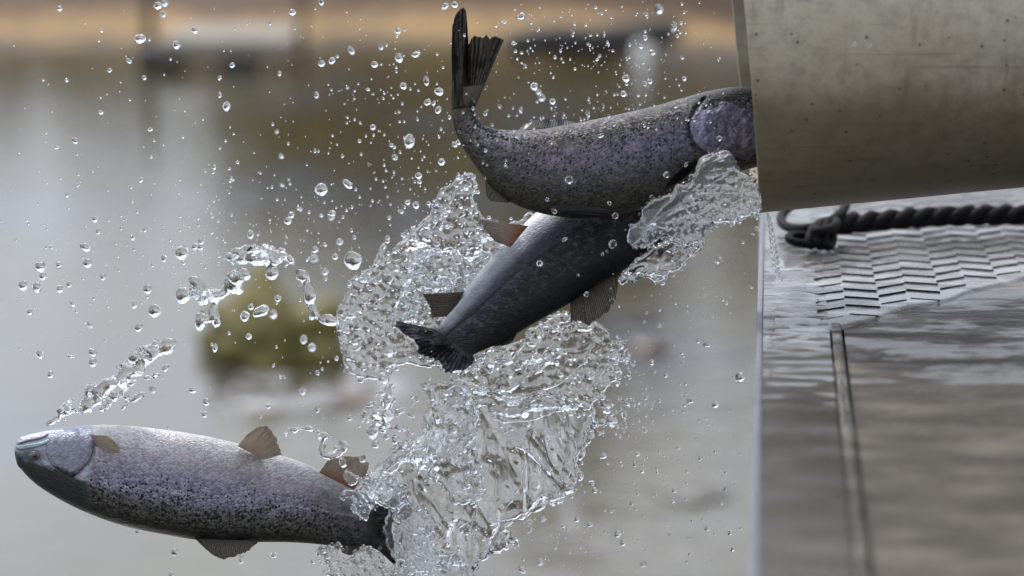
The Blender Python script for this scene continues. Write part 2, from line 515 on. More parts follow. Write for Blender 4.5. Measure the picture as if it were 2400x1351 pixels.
M_DARKWOOD = simple_mat('dark_wet_wood', (0.035, 0.03, 0.026), 0.6, 0, 0, 8, 0.4)
a = water_xy(365, 165); yy = a.y
s = yy / FPX * 1.0
dock = empty('landing_stage', (water_xy(490, 150).x, yy, 0))
xL, xR = water_xy(390, 150).x, water_xy(690, 150).x
v, f = join([box(xL, xR, yy, yy + 1.3, 0.17, 0.235)] + [box(xL + 0.01, xR - 0.01, yy - 0.012, yy + 0.012, 0.10, 0.168)])
bevel(mesh_obj('deck', v, f, M_CONC, dock, smooth=False), 0.01)
for x0, x1 in ((water_xy(325, 160).x, water_xy(425, 160).x), (water_xy(515, 160).x, water_xy(600, 160).x)):
    v, f = box(x0, x1, yy + 0.05, yy + 0.5, -0.3, 0.166)
    bevel(mesh_obj('float', v, f, M_DARKWOOD, dock, smooth=False), 0.03)
v, f = join([box(water_xy(322, 160).x, water_xy(345, 160).x, yy + .6, yy + .7, 0, .85), box(water_xy(322, 160).x, water_xy(700, 160).x, yy + .62, yy + .68, .72, .80), box(water_xy(690, 160).x, water_xy(706, 160).x, yy + .6, yy + .7, 0, .85)])
bevel(mesh_obj('railing', v, f, M_DARKWOOD, dock, smooth=False), 0.01)
tag(dock, 'pale plank landing stage on dark floats at the far bank', 'dock')

M_WHITE = simple_mat('white_paint', (0.88, 0.88, 0.84), 0.5, 0, 0, 20, 0.1)
def lathe(cx, cy, prof, seg=24):
    V = []; F = []
    for (r, z) in prof:
        for k in range(seg):
            t = 2 * math.pi * k / seg; V.append((cx + r * math.cos(t), cy + r * math.sin(t), z))
    for i in range(len(prof) - 1):
        for k in range(seg):
            k2 = (k + 1) % seg
            F.append((i * seg + k, i * seg + k2, (i + 1) * seg + k2, (i + 1) * seg + k))
    F.append(tuple(range(seg))[::-1]); F.append(tuple((len(prof) - 1) * seg + k for k in range(seg)))
    return V, F
p = water_xy(1505, 152)
v, f = lathe(p.x, p.y, [(0.05, -0.4), (0.055, 0.0), (0.062, 0.04), (0.062, 0.13), (0.058, 0.15), (0.045, 0.165), (0.02, 0.17)])
tag(mesh_obj('marker_post', v, f, M_WHITE, origin=(p.x, p.y, 0)), 'stubby white post standing at the far water edge', 'post')

def rock(name, cx, cy, cz, rx, ry, rz, mat, seed, sub=4, amp=0.35):
    bm = bmesh.new(); bmesh.ops.create_icosphere(bm, subdivisions=sub, radius=1)
    V = []
    for v in bm.verts:
        n = v.co.normalized()
        k = 1 + amp * (mnoise.fractal(n * 1.3 + Vector((seed * 3.1, seed, 0)), 0.6, 2.0, 4))
        V.append((cx + n.x * rx * k, cy + n.y * ry * k, cz + n.z * rz * k))
    F = [[v.index for v in f.verts] for f in bm.faces]; bm.free()
    return mesh_obj(name, V, F, mat, origin=(cx, cy, cz))
M_MOSS = simple_mat('algae', (0.125, 0.105, 0.025), 0.75, 0, 0, 12, 0.4, 0.6, 0.02)
M_ROCKB = simple_mat('brown_stone', (0.13, 0.08, 0.05), 0.6, 0, 0.2, 10, 0.5, 0.6, 0.02)
M_ROCKG = simple_mat('grey_stone', (0.10, 0.09, 0.08), 0.6, 0, 0.2, 10, 0.5, 0.6, 0.02)
p = water_xy(615, 845)
tag(rock('mossy_rock', p.x + .05, p.y + .12, -0.02, 0.28, 0.3, 0.27, M_MOSS, 3, amp=0.55), 'olive green algae covered rock standing out of the water', 'rock')
for (px, py, rx, rz, m_, lab) in ((1515, 825, .075, .045, M_ROCKB, 'small rust brown stone behind the splash, nearer the deck'),
                              (560, 935, .10, .028, M_ROCKG, 'low dark stone in pale water above the lowest trout'),
                              (830, 940, .08, .03, M_ROCKB, 'low brown stone breaking the water left of the lower splash'),
                              (1420, 835, .07, .03, M_ROCKG, 'grey stone half hidden behind the right side of the splash'),
                              (1620, 1160, .12, .02, M_ROCKG, 'flat dark stone in the grey water left of the deck corner')):
    p = water_xy(px, py)
    tag(rock('stone', p.x, p.y, 0.0, rx, rx, rz, m_, px % 17), lab, 'stone')
# silty shallows showing through at the bottom right of the pond
def make_shoal_mat(name, c1, c2):
    m, nt, b = mat_new(name)
    g = N(nt, 'ShaderNodeNewGeometry').outputs['Position']
    n1 = noise_node(nt, g, 3, 5, 0.6, (0.6, 1.5, 1))
    nt.links.new(ramp(nt, n1, [(0.35, c1), (0.65, c2)]), b.inputs['Base Color'])
    b.inputs['Roughness'].default_value = 0.35
    bump(nt, b, n1, 0.4, 0.03)
    return m

def shoal(name, px0, px1, py0, py1, lab, seed, c1, c2, lift):
    q0, q1 = water_xy(px0, py0), water_xy(px1, py1)
    x0, x1, y0, y1 = water_xy(px0, (py0 + py1) / 2).x, water_xy(px1, (py0 + py1) / 2).x, q1.y, q0.y
    def zf(X, Y):
        e = np.minimum(np.minimum(X - x0, x1 - X) / (x1 - x0), np.minimum(Y - y0, y1 - Y) / (y1 - y0)) * 4
        return -0.05 + 0.055 * np.clip(e, 0, 1) + 0.06 * (fbm(X * 5, Y * 2.4, seed, 5, .6) - 0.5) + lift
    V, F = grid_mesh(x0, x1, y0, y1, 120, 120, zf)
    tag(mesh_obj(name, V, F, make_shoal_mat(name + str(seed), c1, c2)), lab, None, kind='structure')
shoal('shoal', 380, 1080, 850, 985, 'pale silty shallows above the lowest trout', 3, (0.15, 0.14, 0.14), (0.26, 0.26, 0.275), 0.0)
shoal('shoal', 1180, 1790, 1080, 1370, 'grey silty shallows left of the dock', 9, (0.085, 0.075, 0.06), (0.17, 0.155, 0.14), -0.008)
shoal('shoal', 1400, 1760, 760, 960, 'dark silty shallows behind the splash', 14, (0.06, 0.05, 0.04), (0.13, 0.115, 0.10), -0.014)

# fallen dark log on the bank
def tube(path, rad, seg=14, closed=False, cap=True):
    P = np.array(path, float); n = len(P)
    R = np.broadcast_to(np.asarray(rad, float), (n,))
    if closed: T = np.roll(P, -1, 0) - np.roll(P, 1, 0)
    else: T = np.gradient(P, axis=0)
    T /= np.linalg.norm(T, axis=1)[:, None] + 1e-12
    u = np.cross(T[0], [0.13, 0.2, 1.0]); u /= np.linalg.norm(u)
    V = []; F = []
    for i in range(n):
        u = u - T[i] * np.dot(u, T[i]); u /= np.linalg.norm(u)
        vv = np.cross(T[i], u)
        for k in range(seg):
            t = 2 * math.pi * k / seg
            V.append(P[i] + R[i] * (u * math.cos(t) + vv * math.sin(t)))
    m = n if closed else n - 1
    for i in range(m):
        j = (i + 1) % n
        for k in range(seg):
            k2 = (k + 1) % seg
            F.append((i * seg + k, i * seg + k2, j * seg + k2, j * seg + k))
    if cap and not closed:
        F.append(tuple(range(seg))[::-1]); F.append(tuple((n - 1) * seg + k for k in range(seg)))
    return V, F
def bankpt(px, py, z):
    q = water_xy(px, py, z); return q
q0, q1 = bankpt(1190, 110, 0.12), bankpt(1590, 80, 0.2)
path = [(q0.x + (q1.x - q0.x) * t, q0.y + 0.05 + (q1.y - q0.y) * t * .3, 0.13 + 0.08 * t + 0.02 * math.sin(9 * t)) for t in np.linspace(0, 1, 24)]
v, f = tube(path, [0.13 * (0.75 + 0.35 * math.sin(3.1 * t) + 0.04 * math.sin(23 * t)) for t in np.linspace(0.05, 1, 24)])
tag(mesh_obj('fallen_log', v, f, M_DARKWOOD), 'dark wet log lying along the far water edge', 'log')

# -------------------------------------------------------------- the dock under the pipe
def deck_pt(px, py):
    d = (W(px, py, 1.0) - CAM); t = (DECK_Z - CAM.z) / d.z
    return CAM + d * t
DECK_Z = W(1785, 720, D0).z
eA, eB = deck_pt(1787, 500), deck_pt(1769, 1351)
eDir = (eA - eB); eDir.z = 0; eDir.normalize()
eRt = Vector((eDir.y, -eDir.x, 0))           # across the deck, away from its edge
def DK(u, v, z=0.0):
    """u metres in from the edge, v metres along it from the sharp row, z above the deck"""
    o = deck_pt(1783, 720)
    q = o + eRt * u + eDir * v
    return (q.x, q.y, DECK_Z + z)
def dk_inv(px, py):
    q = deck_pt(px, py) - deck_pt(1783, 720)
    return q.dot(eRt), q.dot(eDir)

def make_deck_mat(name, base, dark, streak=1.0, metal=0.6, rlo=0.12, rhi=0.5, bstr=0.5, cmin=0.02, cmax=0.6, spec=0.25):
    m, nt, b = mat_new(name)
    g = N(nt, 'ShaderNodeNewGeometry').outputs['Position']
    n1 = noise_node(nt, g, 15, 6, 0.62, (0.5, 1.3, 1)); n2 = noise_node(nt, g, 40, 5, 0.65, (0.35, 1.2, 1)); n3 = noise_node(nt, g, 260, 3, 0.7)
    f = ramp(nt, n1, [(0.46, 0.0), (0.62, 1.0)])
    c = mixc(nt, f, dark, base)
    c = mixc(nt, ramp(nt, n2, [(0.50, 0.0), (0.66, 0.6 * streak)]), c, tuple(x * .5 for x in dark))
    c = mixc(nt, math_node(nt, 'MULTIPLY', n3, 0.35), c, (0.16, 0.13, 0.10))
    nt.links.new(c, b.inputs['Base Color'])
    b.inputs['Metallic'].default_value = metal
    rr = N(nt, 'ShaderNodeMapRange'); nt.links.new(n2, rr.inputs[0])
    rr.inputs[1].default_value = .3; rr.inputs[2].default_value = .7
    rr.inputs[3].default_value = rlo; rr.inputs[4].default_value = rhi
    nt.links.new(rr.outputs[0], b.inputs['Roughness'])
    h = math_node(nt, 'ADD', n2, math_node(nt, 'MULTIPLY', n3, 0.5))
    bump(nt, b, h, bstr, 0.010)
    n4 = noise_node(nt, g, 13, 6, 0.7, (0.5, 1.1, 1))
    nt.links.new(ramp(nt, n4, [(0.46, cmin), (0.54, cmax)]), b.inputs['Coat Weight'])
    b.inputs['Specular IOR Level'].default_value = spec
    b.inputs['Coat Roughness'].default_value = 0.07; b.inputs['Coat IOR'].default_value = 1.4
    return m
M_DECK = make_deck_mat('wet_deck', (0.13, 0.11, 0.085), (0.026, 0.020, 0.013), 1.0, 0.05, 0.2, 0.6, 0.6)
M_EDGE = make_deck_mat('wet_edge', (0.12, 0.12, 0.12), (0.045, 0.04, 0.03), 0.8, 0.05, 0.05, 0.3, 0.25, 0.55, 1.0, 0.4)
M_TREAD = make_deck_mat('tread_metal', (0.40, 0.405, 0.42), (0.22, 0.215, 0.21), 0.6, 0.4, 0.12, 0.4, 0.3, 0.3, 0.9, 0.5)
M_LUG_SHADE = simple_mat('shaded_lug', (0.008, 0.008, 0.009), 0.9, 0, 0.0, 200, 0.4)  # near-black: the shaded sides of the lugs put into their colour
M_ALU = simple_mat('aluminium_trim', (0.15, 0.165, 0.19), 0.6, 0.8, 0.2, 60, 0.15)

deck = empty('dock', DK(0.6, 0.4, 0))
def DKbox(u0, u1, v0, v1, z0, z1):
    V = [DK(u, v, z) for z in (z0, z1) for v in (v0, v1) for u in (u0, u1)]
    return V, [(0, 2, 3, 1), (4, 5, 7, 6), (0, 1, 5, 4), (2, 6, 7, 3), (0, 4, 6, 2), (1, 3, 7, 5)]
u_seam = dk_inv(1972, 800)[0]
def surf_grid(u0, u1, v0, v1, nu, nv, zf):
    us = np.linspace(u0, u1, nu); vs = np.linspace(v0, v1, nv)
    V = []; F = []
    for v_ in vs:
        for u_ in us: V.append(DK(u_, v_, zf(u_, v_)))
    for j in range(nv - 1):
        for i in range(nu - 1):
            a_ = j * nu + i; F.append((a_, a_ + 1, a_ + 1 + nu, a_ + nu))
    return V, F
VB, VF = -2.1, 2.6
def film(u_, v_):
    # shallow ripples of the water running over the boards, strongest under the pipe mouth
    k = math.exp(-((u_ - 0.05) / 0.13) ** 2 - ((v_ - 0.12) / 0.42) ** 2)
    n = mnoise.noise(Vector((u_ * 17, v_ * 42, 5))) + .5 * mnoise.noise(Vector((u_ * 36, v_ * 90, 8)))
    return n * (0.00015 + 0.0042 * k)
v, f = surf_grid(u_seam + .004, 1.6, VB, VF, 130, 620, lambda u_, v_: 0.0015 * mnoise.noise(Vector((u_ * 4, v_ * 3, 1))) + film(u_, v_) * .6)
mesh_obj('plank_surface', v, f, M_DECK, deck)
v, f = surf_grid(0.003, u_seam - .012, VB, VF, 34, 760, lambda u_, v_: 0.003 + film(u_, v_))
mesh_obj('edge_board', v, f, M_EDGE, deck)
v, f = DKbox(-0.003, 1.6, VB, VF, -0.12, -0.010)
mesh_obj('frame', v, f, M_DARKWOOD, deck, smooth=False)
v, f = DKbox(-0.004, 0.0028, VB, VF, -0.10, 0.0040)
bevel(mesh_obj('edge_trim', v, f, M_ALU, deck, smooth=False), 0.0015)
SV_, SF_ = [], []
for i in range(120):
    v_ = VB + (dk_inv(1965, 765)[1] - VB) * i / 119
    wb = 0.0012 * mnoise.noise(Vector((0, v_ * 14, 3)))
    for du, dz in ((-.0115, -.01), (-.0095, .0026), (-.004, .0031), (.001, .0026), (.003, -.01)): SV_.append(DK(u_seam + du + wb, v_, dz + wb * .6))
    if i:
        for q in range(4): SF_.append(((i - 1) * 5 + q, (i - 1) * 5 + q + 1, i * 5 + q + 1, i * 5 + q))
mesh_obj('seam_strip', SV_, SF_, M_DECK, deck)
for (pu, pv) in ((0.35, -1.7), (1.3, -1.7), (0.35, 2.2), (1.3, 2.2)):
    q = DK(pu, pv)
    v, f = lathe(q[0], q[1], [(0.11, -0.8), (0.11, 0.6), (0.105, DECK_Z - .121)], 20)
    mesh_obj('piling', v, f, M_DARKWOOD, deck)
tag(deck, 'wet grey dock with an aluminium edge under the pipe', 'dock')

# tread plate with herringbone lugs; its near edge runs diagonally across the deck
lugs = []
pA, pB = dk_inv(1958, 775), dk_inv(2400, 655)
tp = []
def lug(cu, cv, ang, L, wd=0.0021, h=0.0017, fade=1.0):
    n = 6; V = []; 
    ca, sa = math.cos(ang), math.sin(ang)
    for s_ in (-1, 1):
        for i in range(n + 1):
            t = -1 + 2 * i / n
            w_ = wd * math.sqrt(max(0.03, 1 - t * t * t * t))
            x, y = t * L / 2, s_ * w_
            V.append((cu + x * ca - y * sa, cv + x * sa + y * ca, 0.0026))
    for i in range(n + 1):
        t = -1 + 2 * i / n
        x = t * L / 2 * .94
        V.append((cu + x * ca, cv + x * sa, 0.0026 + h))
    V = [DK(p_[0], p_[1], 0.0026 - .003 * (1 - fade) + (p_[2] - 0.0026)) for p_ in V]; F = []
    for i in range(n):
        F += [(i, i + 1, 2 * n + 3 + i, 2 * n + 2 + i), (n + 1 + i + 1, n + 1 + i, 2 * n + 2 + i, 2 * n + 3 + i)]
    return V, F
def tread_near(u_):
    return pA[1] + (u_ - pA[0]) / (pB[0] - pA[0]) * (pB[1] - pA[1])
row = 0.049; colw = 0.036
for i in range(2, 44):
    for j in range(-12, 34):
        u_ = i * colw + 0.006; v_ = j * row + (0.0 if i % 2 else 0.6 * row)
        if v_ < tread_near(u_) + 0.02 + 0.03 * mnoise.noise(Vector((u_ * 22, 0, 0))) or u_ < u_seam - 0.06 + 0.02 * (j % 3) or v_ > 1.3: continue
        ang = math.radians(-16 if i % 2 else 42) + random.uniform(-.05, .05)
        near = min(1, max(0, (v_ - tread_near(u_)) / 0.10)) * min(1, max(0, (u_ - u_seam + .06) / .10))
        fd = min(1, 0.35 + near + random.uniform(-.15, .15))
        lugs.append(lug(u_, v_, ang, (0.041 if i % 2 else 0.046) * (.55 + .45 * fd), wd=0.0021 * (.5 + .5 * fd), fade=fd))
v, f = join(lugs)
nu, nv = 60, 70
V = []; F = []
for j in range(nv):
    for i in range(nu):
        u_ = (u_seam - 0.07) + (1.55 - u_seam) * i / (nu - 1)
        n0 = tread_near(u_) + 0.035 * mnoise.noise(Vector((u_ * 22, 0, 0)))
        v_ = n0 + (1.8 - n0) * (j / (nv - 1)) ** 1.3
        z = 0.0024 + 0.0008 * mnoise.noise(Vector((u_ * 14, v_ * 20, 2)))
        if j == 0: z = -0.001
        V.append(DK(u_, v_, z))
for j in range(nv - 1):
    for i in range(nu - 1):
        a_ = j * nu + i; F.append((a_, a_ + 1, a_ + 1 + nu, a_ + nu))
tread = mesh_obj('tread_mat', V, F, M_TREAD, origin=DK(0.8, 0.4, 0.01))
tag(tread, 'grey mat with a herringbone tread under the rope', 'mat')
mesh_obj('tread_lugs', v, f, M_LUG_SHADE, tread)

# rope: three laid strands, an eye splice at its left end
M_ROPE = simple_mat('black_rope', (0.006, 0.0055, 0.006), 0.75, 0, 0.0, 900, 0.6, 0.8, 0.002)
def rope_centre(t):
    """t 0..1 from the eye to the right"""
    px = 1960 + t * 620
    py = 556 - 38 * t - 6 * math.sin(t * 5)
    u_, v_ = dk_inv(px, py + 16)
    return np.array(DK(u_, v_, 0.010 + 0.0145))
def strands(center, n, R, r, turns, nst=3, seg=10):
    C = np.array([center(i / (n - 1)) for i in range(n)])
    T = np.gradient(C, axis=0); T /= np.linalg.norm(T, axis=1)[:, None]
    out = []
    for s_ in range(nst):
        P = []
        for i in range(n):
            side = np.cross(T[i], [0, 0, 1]); side /= np.linalg.norm(side); upv = np.cross(side, T[i])
            a_ = 2 * math.pi * (turns * i / (n - 1) + s_ / nst)
            P.append(C[i] + R * (math.cos(a_) * side + math.sin(a_) * upv))
        out.append(tube(P, r, seg))
    return out
parts = strands(rope_centre, 360, 0.0074, 0.0068, 4.6)
rope = None
c0 = rope_centre(0)
def eye_centre(t):
    px = 1905 + 75 * math.cos(t * 2 * math.pi) * 1.0
    py = 558 + 24 * math.sin(t * 2 * math.pi)
    u_, v_ = dk_inv(px, py)
    q = np.array(DK(u_, v_, 0.022)); 
    q[2] += 0.012 + 0.012 * math.sin(t * 2 * math.pi + 2.2)
    return q
E = [eye_centre(i / 70) for i in range(70)]
parts2 = [tube(E, 0.0062, 10, closed=True)]
def ring(cx, cy, rx, ry, tilt, r=0.006, dz=0.02):
    P = []
    for i in range(40):
        a_ = 2 * math.pi * i / 40
        x, y = rx * math.cos(a_), ry * math.sin(a_)
        px, py = cx + x * math.cos(tilt) - y * math.sin(tilt), cy + x * math.sin(tilt) + y * math.cos(tilt)
        P.append(np.array(W(px, py, 3.555 + 0.018 * math.cos(a_ + 1))))
    return tube(P, r, 10, closed=True)
parts2 += [ring(1925, 548, 10, 28, 0.15, .006), ring(1942, 550, 10, 29, 0.0, .006), ring(1908, 552, 9, 25, 0.3, .0055), ring(1880, 562, 32, 10, 0.15, .0055), ring(1935, 530, 27, 10, -0.3, .006)]
v, f = join(parts + parts2)
rope = mesh_obj('rope', v, f, M_ROPE, origin=c0)
M_ROPE.node_tree.nodes['Principled BSDF'].inputs['Specular IOR Level'].default_value = 0.25
tag(rope, 'black twisted rope with a spliced eye lying on the wet mat', 'rope')

# -------------------------------------------------------------- the pipe
def make_pipe_mat():
    m, nt, b = mat_new('weathered_aluminium')
    o = N(nt, 'ShaderNodeTexCoord').outputs['Object']
    n1 = noise_node(nt, o, 5, 6, 0.6); n2 = noise_node(nt, o, 60, 6, 0.7); n3 = noise_node(nt, o, 22, 4, 0.6, (3.5, 3.5, .35))
    scr = noise_node(nt, o, 30, 3, 0.6, (0.12, 3.0, 3.0))
    c = ramp(nt, n1, [(0.3, (0.40, 0.335, 0.235)), (0.7, (0.52, 0.47, 0.385))])
    c = mixc(nt, ramp(nt, n2, [(0.36, 0.45), (0.58, 0.0)]), c, (0.22, 0.195, 0.15))
    c = mixc(nt, ramp(nt, n3, [(0.56, 0.0), (0.72, 0.4)]), c, (0.15, 0.125, 0.08))
    c = mixc(nt, ramp(nt, scr, [(0.61, 0.0), (0.68, 0.28)]), c, (0.12, 0.11, 0.10))
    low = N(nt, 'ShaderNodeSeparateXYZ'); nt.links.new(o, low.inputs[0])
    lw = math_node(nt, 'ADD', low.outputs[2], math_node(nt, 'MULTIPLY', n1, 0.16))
    c = mixc(nt, ramp(nt, lw, [(0.0, 0.6), (0.05, 0.0)]), c, (0.15, 0.125, 0.075))  # shade of the pipe's underside painted in as a brown tone
    vo = N(nt, 'ShaderNodeTexVoronoi'); vo.inputs['Scale'].default_value = 48
    nt.links.new(o, vo.inputs['Vector'])
    c = mixc(nt, ramp(nt, vo.outputs['Distance'], [(0.06, 0.7), (0.12, 0.0)]), c, (0.05, 0.045, 0.035))
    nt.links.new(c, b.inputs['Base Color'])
    b.inputs['Metallic'].default_value = 0.35
    nt.links.new(math_node(nt, 'ADD', math_node(nt, 'MULTIPLY', n2, 0.3), 0.42), b.inputs['Roughness'])
    bump(nt, b, math_node(nt, 'ADD', n2, scr), 0.12, 0.002)
    return m
M_PIPE = make_pipe_mat()
PR = 0.205
pb = W(1776, 500, D0 + 0.02)                      # lowest point of the mouth rim
slope = math.atan2(60, 625); yawp = math.radians(-3.1)
ax = (RT * math.cos(slope) + UP * math.sin(slope)) * math.cos(yawp) + FWD * math.sin(yawp)
ax.normalize()
upn = (UP - ax * UP.dot(ax)).normalized()
pc = pb + upn * PR                                # centre of the mouth
sden = ax.cross(upn)
prof = [(0.0, PR - .0012), (0.0012, PR), (1.3, PR), (1.3, PR - .007), (0.0012, PR - .007), (0.0, PR - .0058)]
seg = 160; V = []; F = []
for (x, r) in prof:
    for k in range(seg):
        t = 2 * math.pi * k / seg
        wob = 1 + 0.0015 * math.sin(5 * t) if x < .01 else 1
        q = pc + ax * x + (upn * math.cos(t) + sden * math.sin(t)) * r * wob
        V.append((q.x, q.y, q.z))
for i in range(len(prof)):
    j = (i + 1) % len(prof)
    for k in range(seg):
        k2 = (k + 1) % seg
        F.append((i * seg + k, i * seg + k2, j * seg + k2, j * seg + k))
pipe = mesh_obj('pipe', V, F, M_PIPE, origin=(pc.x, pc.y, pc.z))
pipe.data.shade_smooth()
try: 
    es = pipe.modifiers.new('split', 'EDGE_SPLIT'); es.split_angle = math.radians(35)
except Exception: pass
tag(pipe, 'wide weathered grey metal pipe pouring out water and fish', 'pipe')

# ------------------------------------------------------------------ fish
class Fish:
    def __init__(s, st, depth, wr, roll, ns=260, nt=112):
        """st rows: (dorsal x, y, ventral x, y) in photo pixels, snout first; depth, wr: metres / ratio along"""
        st = np.array(st, float)
        c = (st[:, :2] + st[:, 2:]) / 2
        L = np.concatenate([[0], np.cumsum(np.linalg.norm(np.diff(c, axis=0), axis=1))]); L /= L[-1]
        t = np.linspace(0, 1, ns)
        t = np.where(t < .03, t, t)
        def cr_(Y):
            m = np.gradient(Y, L, edge_order=1)
            i = np.clip(np.searchsorted(L, t) - 1, 0, len(L) - 2)
            h = L[i + 1] - L[i]; x = (t - L[i]) / h
            return (2 * x**3 - 3 * x**2 + 1) * Y[i] + (x**3 - 2 * x**2 + x) * h * m[i] + (-2 * x**3 + 3 * x**2) * Y[i + 1] + (x**3 - x**2) * h * m[i + 1]
        S = np.stack([cr_(st[:, k]) for k in range(4)], 1)
        s.t = t; s.c = (S[:, :2] + S[:, 2:]) / 2; s.H = (S[:, :2] - S[:, 2:]) / 2
        s.dc = np.interp(t, *zip(*depth)); 
        for _ in range(30): s.dc[1:-1] = (s.dc[:-2] + s.dc[1:-1] * 2 + s.dc[2:]) / 4
        s.w = np.interp(t, *zip(*wr)) 
        for _ in range(30): s.w[1:-1] = (s.w[:-2] + s.w[1:-1] * 2 + s.w[2:]) / 4
        s.w = s.w * np.linalg.norm(s.H, axis=1) * PX
        s.T = np.gradient(s.c, axis=0); s.T /= np.linalg.norm(s.T, axis=1)[:, None]
        s.roll = roll; s.nt = nt; s.ns = ns
    def locate(s, x, y):
        """station (float) and height k in -1..1 for photo points"""
        x = np.atleast_1d(np.asarray(x, float)).ravel(); y = np.atleast_1d(np.asarray(y, float)).ravel()
        P = np.stack([x, y], 1)
        N_ = np.stack([-s.H[:, 1], s.H[:, 0]], 1); N_ /= np.linalg.norm(N_, axis=1)[:, None] + 1e-9
        sg = np.sign((N_ * s.T).sum(1)); N_ = N_ * sg[:, None]
        d = P[:, None, :] - s.c[None]
        al = (d * N_[None]).sum(2)
        hh = (s.H ** 2).sum(1)
        k = (d * s.H[None]).sum(2) / hh[None]
        cost = np.abs(al) + 60 * np.maximum(0, np.abs(k) - 1.05)
        i = cost.argmin(1); i = np.clip(i, 1, s.ns - 2)
        r = np.arange(len(x))
        a0 = al[r, i]; j = np.where(a0 > 0, i + 1, i - 1)
        a1 = al[r, j]; f_ = np.clip(a0 / (a0 - a1 + 1e-9), 0, 1)
        return i + (j - i) * f_, k[r, i] * (1 - f_) + k[r, j] * f_
    def front(s, x, y):
        shp = np.shape(x)
        i, k = s.locate(x, y)
        idx = np.arange(s.ns)
        dc = np.interp(i, idx, s.dc); w_ = np.interp(i, idx, s.w)
        return (D0 + dc - w_ * np.sqrt(np.clip(1 - k * k, 0.0, 1))).reshape(shp)
    def build(s, name, colfn, grooves=()):
        ns, nt = s.ns, s.nt
        th = np.linspace(0, 2 * np.pi, nt, endpoint=False)
        ct, sn = np.cos(th), np.sin(th)
        X = s.c[:, None, 0] + s.H[:, None, 0] * ct[None]
        Y = s.c[:, None, 1] + s.H[:, None, 1] * ct[None]
        fl = 1 + 0.04 * np.cos(2 * th)
        D = D0 + s.dc[:, None] - s.w[:, None] * (sn * fl)[None]
        for g in grooves: D = D + np.where(sn[None] > 0.05, g(X, Y), 0)
        V = WN(X, Y, D).reshape(-1, 3)
        a = np.cos(th + s.roll)                         # anatomical: +1 back, -1 belly
        A = np.broadcast_to(a[None], X.shape)
        Tt = np.broadcast_to(s.t[:, None], X.shape)
        Lm = np.concatenate([[0], np.cumsum(np.linalg.norm(np.diff(s.c, axis=0), axis=1))]) * PX
        per = np.linalg.norm(s.H, axis=1).mean() * PX
        U = np.broadcast_to(Lm[:, None], X.shape)
        tv = np.where(th > np.pi, 2 * np.pi - th, th)
        Vv = np.broadcast_to((tv * 1.0)[None], X.shape) * np.maximum(np.linalg.norm(s.H, axis=1), 20)[:, None] * PX * 0.9
        col = colfn(Tt, A, X, Y, sn[None] > 0)
        i = np.arange(ns - 1)[:, None]; k = np.arange(nt)[None]
        k2 = (k + 1) % nt
        F = np.stack(np.broadcast_arrays(i * nt + k, i * nt + k2, (i + 1) * nt + k2, (i + 1) * nt + k), -1).reshape(-1, 4).tolist()
        F.append(list(range(nt))[::-1]); F.append([(ns - 1) * nt + q for q in range(nt)])
        mid = WN(*s.c[ns // 2], D0 + s.dc[ns // 2])
        s.o = mesh_obj(name, V, F, M_FISH, uv=np.stack([U, Vv], -1).reshape(-1, 2), col=col.reshape(-1, 4), origin=mid)
        return s.o
    def patch(s, name, poly, raise_m, mat, colr, wrinkle=0.0, step=2.0, edge=8.0, spot=0.0, smooth=True):
        P = smooth_poly(poly, 6) if smooth else poly
        sd_ = lambda X, Y: poly_sdf(X, Y, P)
        A_ = np.array(P); bb = (A_[:, 0].min() - 4, A_[:, 1].min() - 4, A_[:, 0].max() + 4, A_[:, 1].max() + 4)
        def fr(X, Y, S):
            return s.front(X, Y) - raise_m * sstep(-1, edge, S) - wrinkle * (fbm(X / 14, Y / 14, 3) - .5)
        def bk(X, Y, S):
            return s.front(X, Y) + 0.0015
        V, F, px = height_solid(sd_, bb, step, fr, bk)
        x, y = px[:, 0], px[:, 1]
        c = colr(x, y); c = np.concatenate([c, np.full((len(x), 1), spot)], 1)
        return mesh_obj(name, V, F, mat, s.o, uv=np.stack([x * PX, y * PX], 1), col=c)
    def fin(s, name, base, tip, d_base, d_tip, mat, nu=70, nv=22, th=0.0016, crumple=0.0, rays=14, jag=3.0, label=None, curve=0.0, seed=0):
        """a fan of rays from the base line to the tip line (photo pixels, depths in metres from the focus plane)"""
        def res(P, n):
            P = np.array(P, float)
            L = np.concatenate([[0], np.cumsum(np.linalg.norm(np.diff(P, axis=0), axis=1))]); L /= L[-1]
            t = np.linspace(0, 1, n)
            return np.stack([np.interp(t, L, P[:, 0]), np.interp(t, L, P[:, 1])], 1)
        B = res(base, nu); T_ = res(tip, nu)
        for _ in range(2): T_[1:-1] = (T_[:-2] + 2 * T_[1:-1] + T_[2:]) / 4
        u = np.linspace(0, 1, nu)
        dirn = T_ - B; ln = np.linalg.norm(dirn, axis=1)[:, None] + 1e-6
        T_ = T_ + dirn / ln * (jag * (vnoise(u * rays * 2, u * 0, 5 + seed)[:, None] - 0.6))
        db = np.interp(u, np.linspace(0, 1, len(np.atleast_1d(d_base))), np.atleast_1d(d_base)) if np.ndim(d_base) else np.full(nu, d_base)
        dt = np.interp(u, np.linspace(0, 1, len(np.atleast_1d(d_tip))), np.atleast_1d(d_tip)) if np.ndim(d_tip) else np.full(nu, d_tip)
        vs = np.linspace(0, 1, nv)
        Vf = []; Vb = []; UV = []
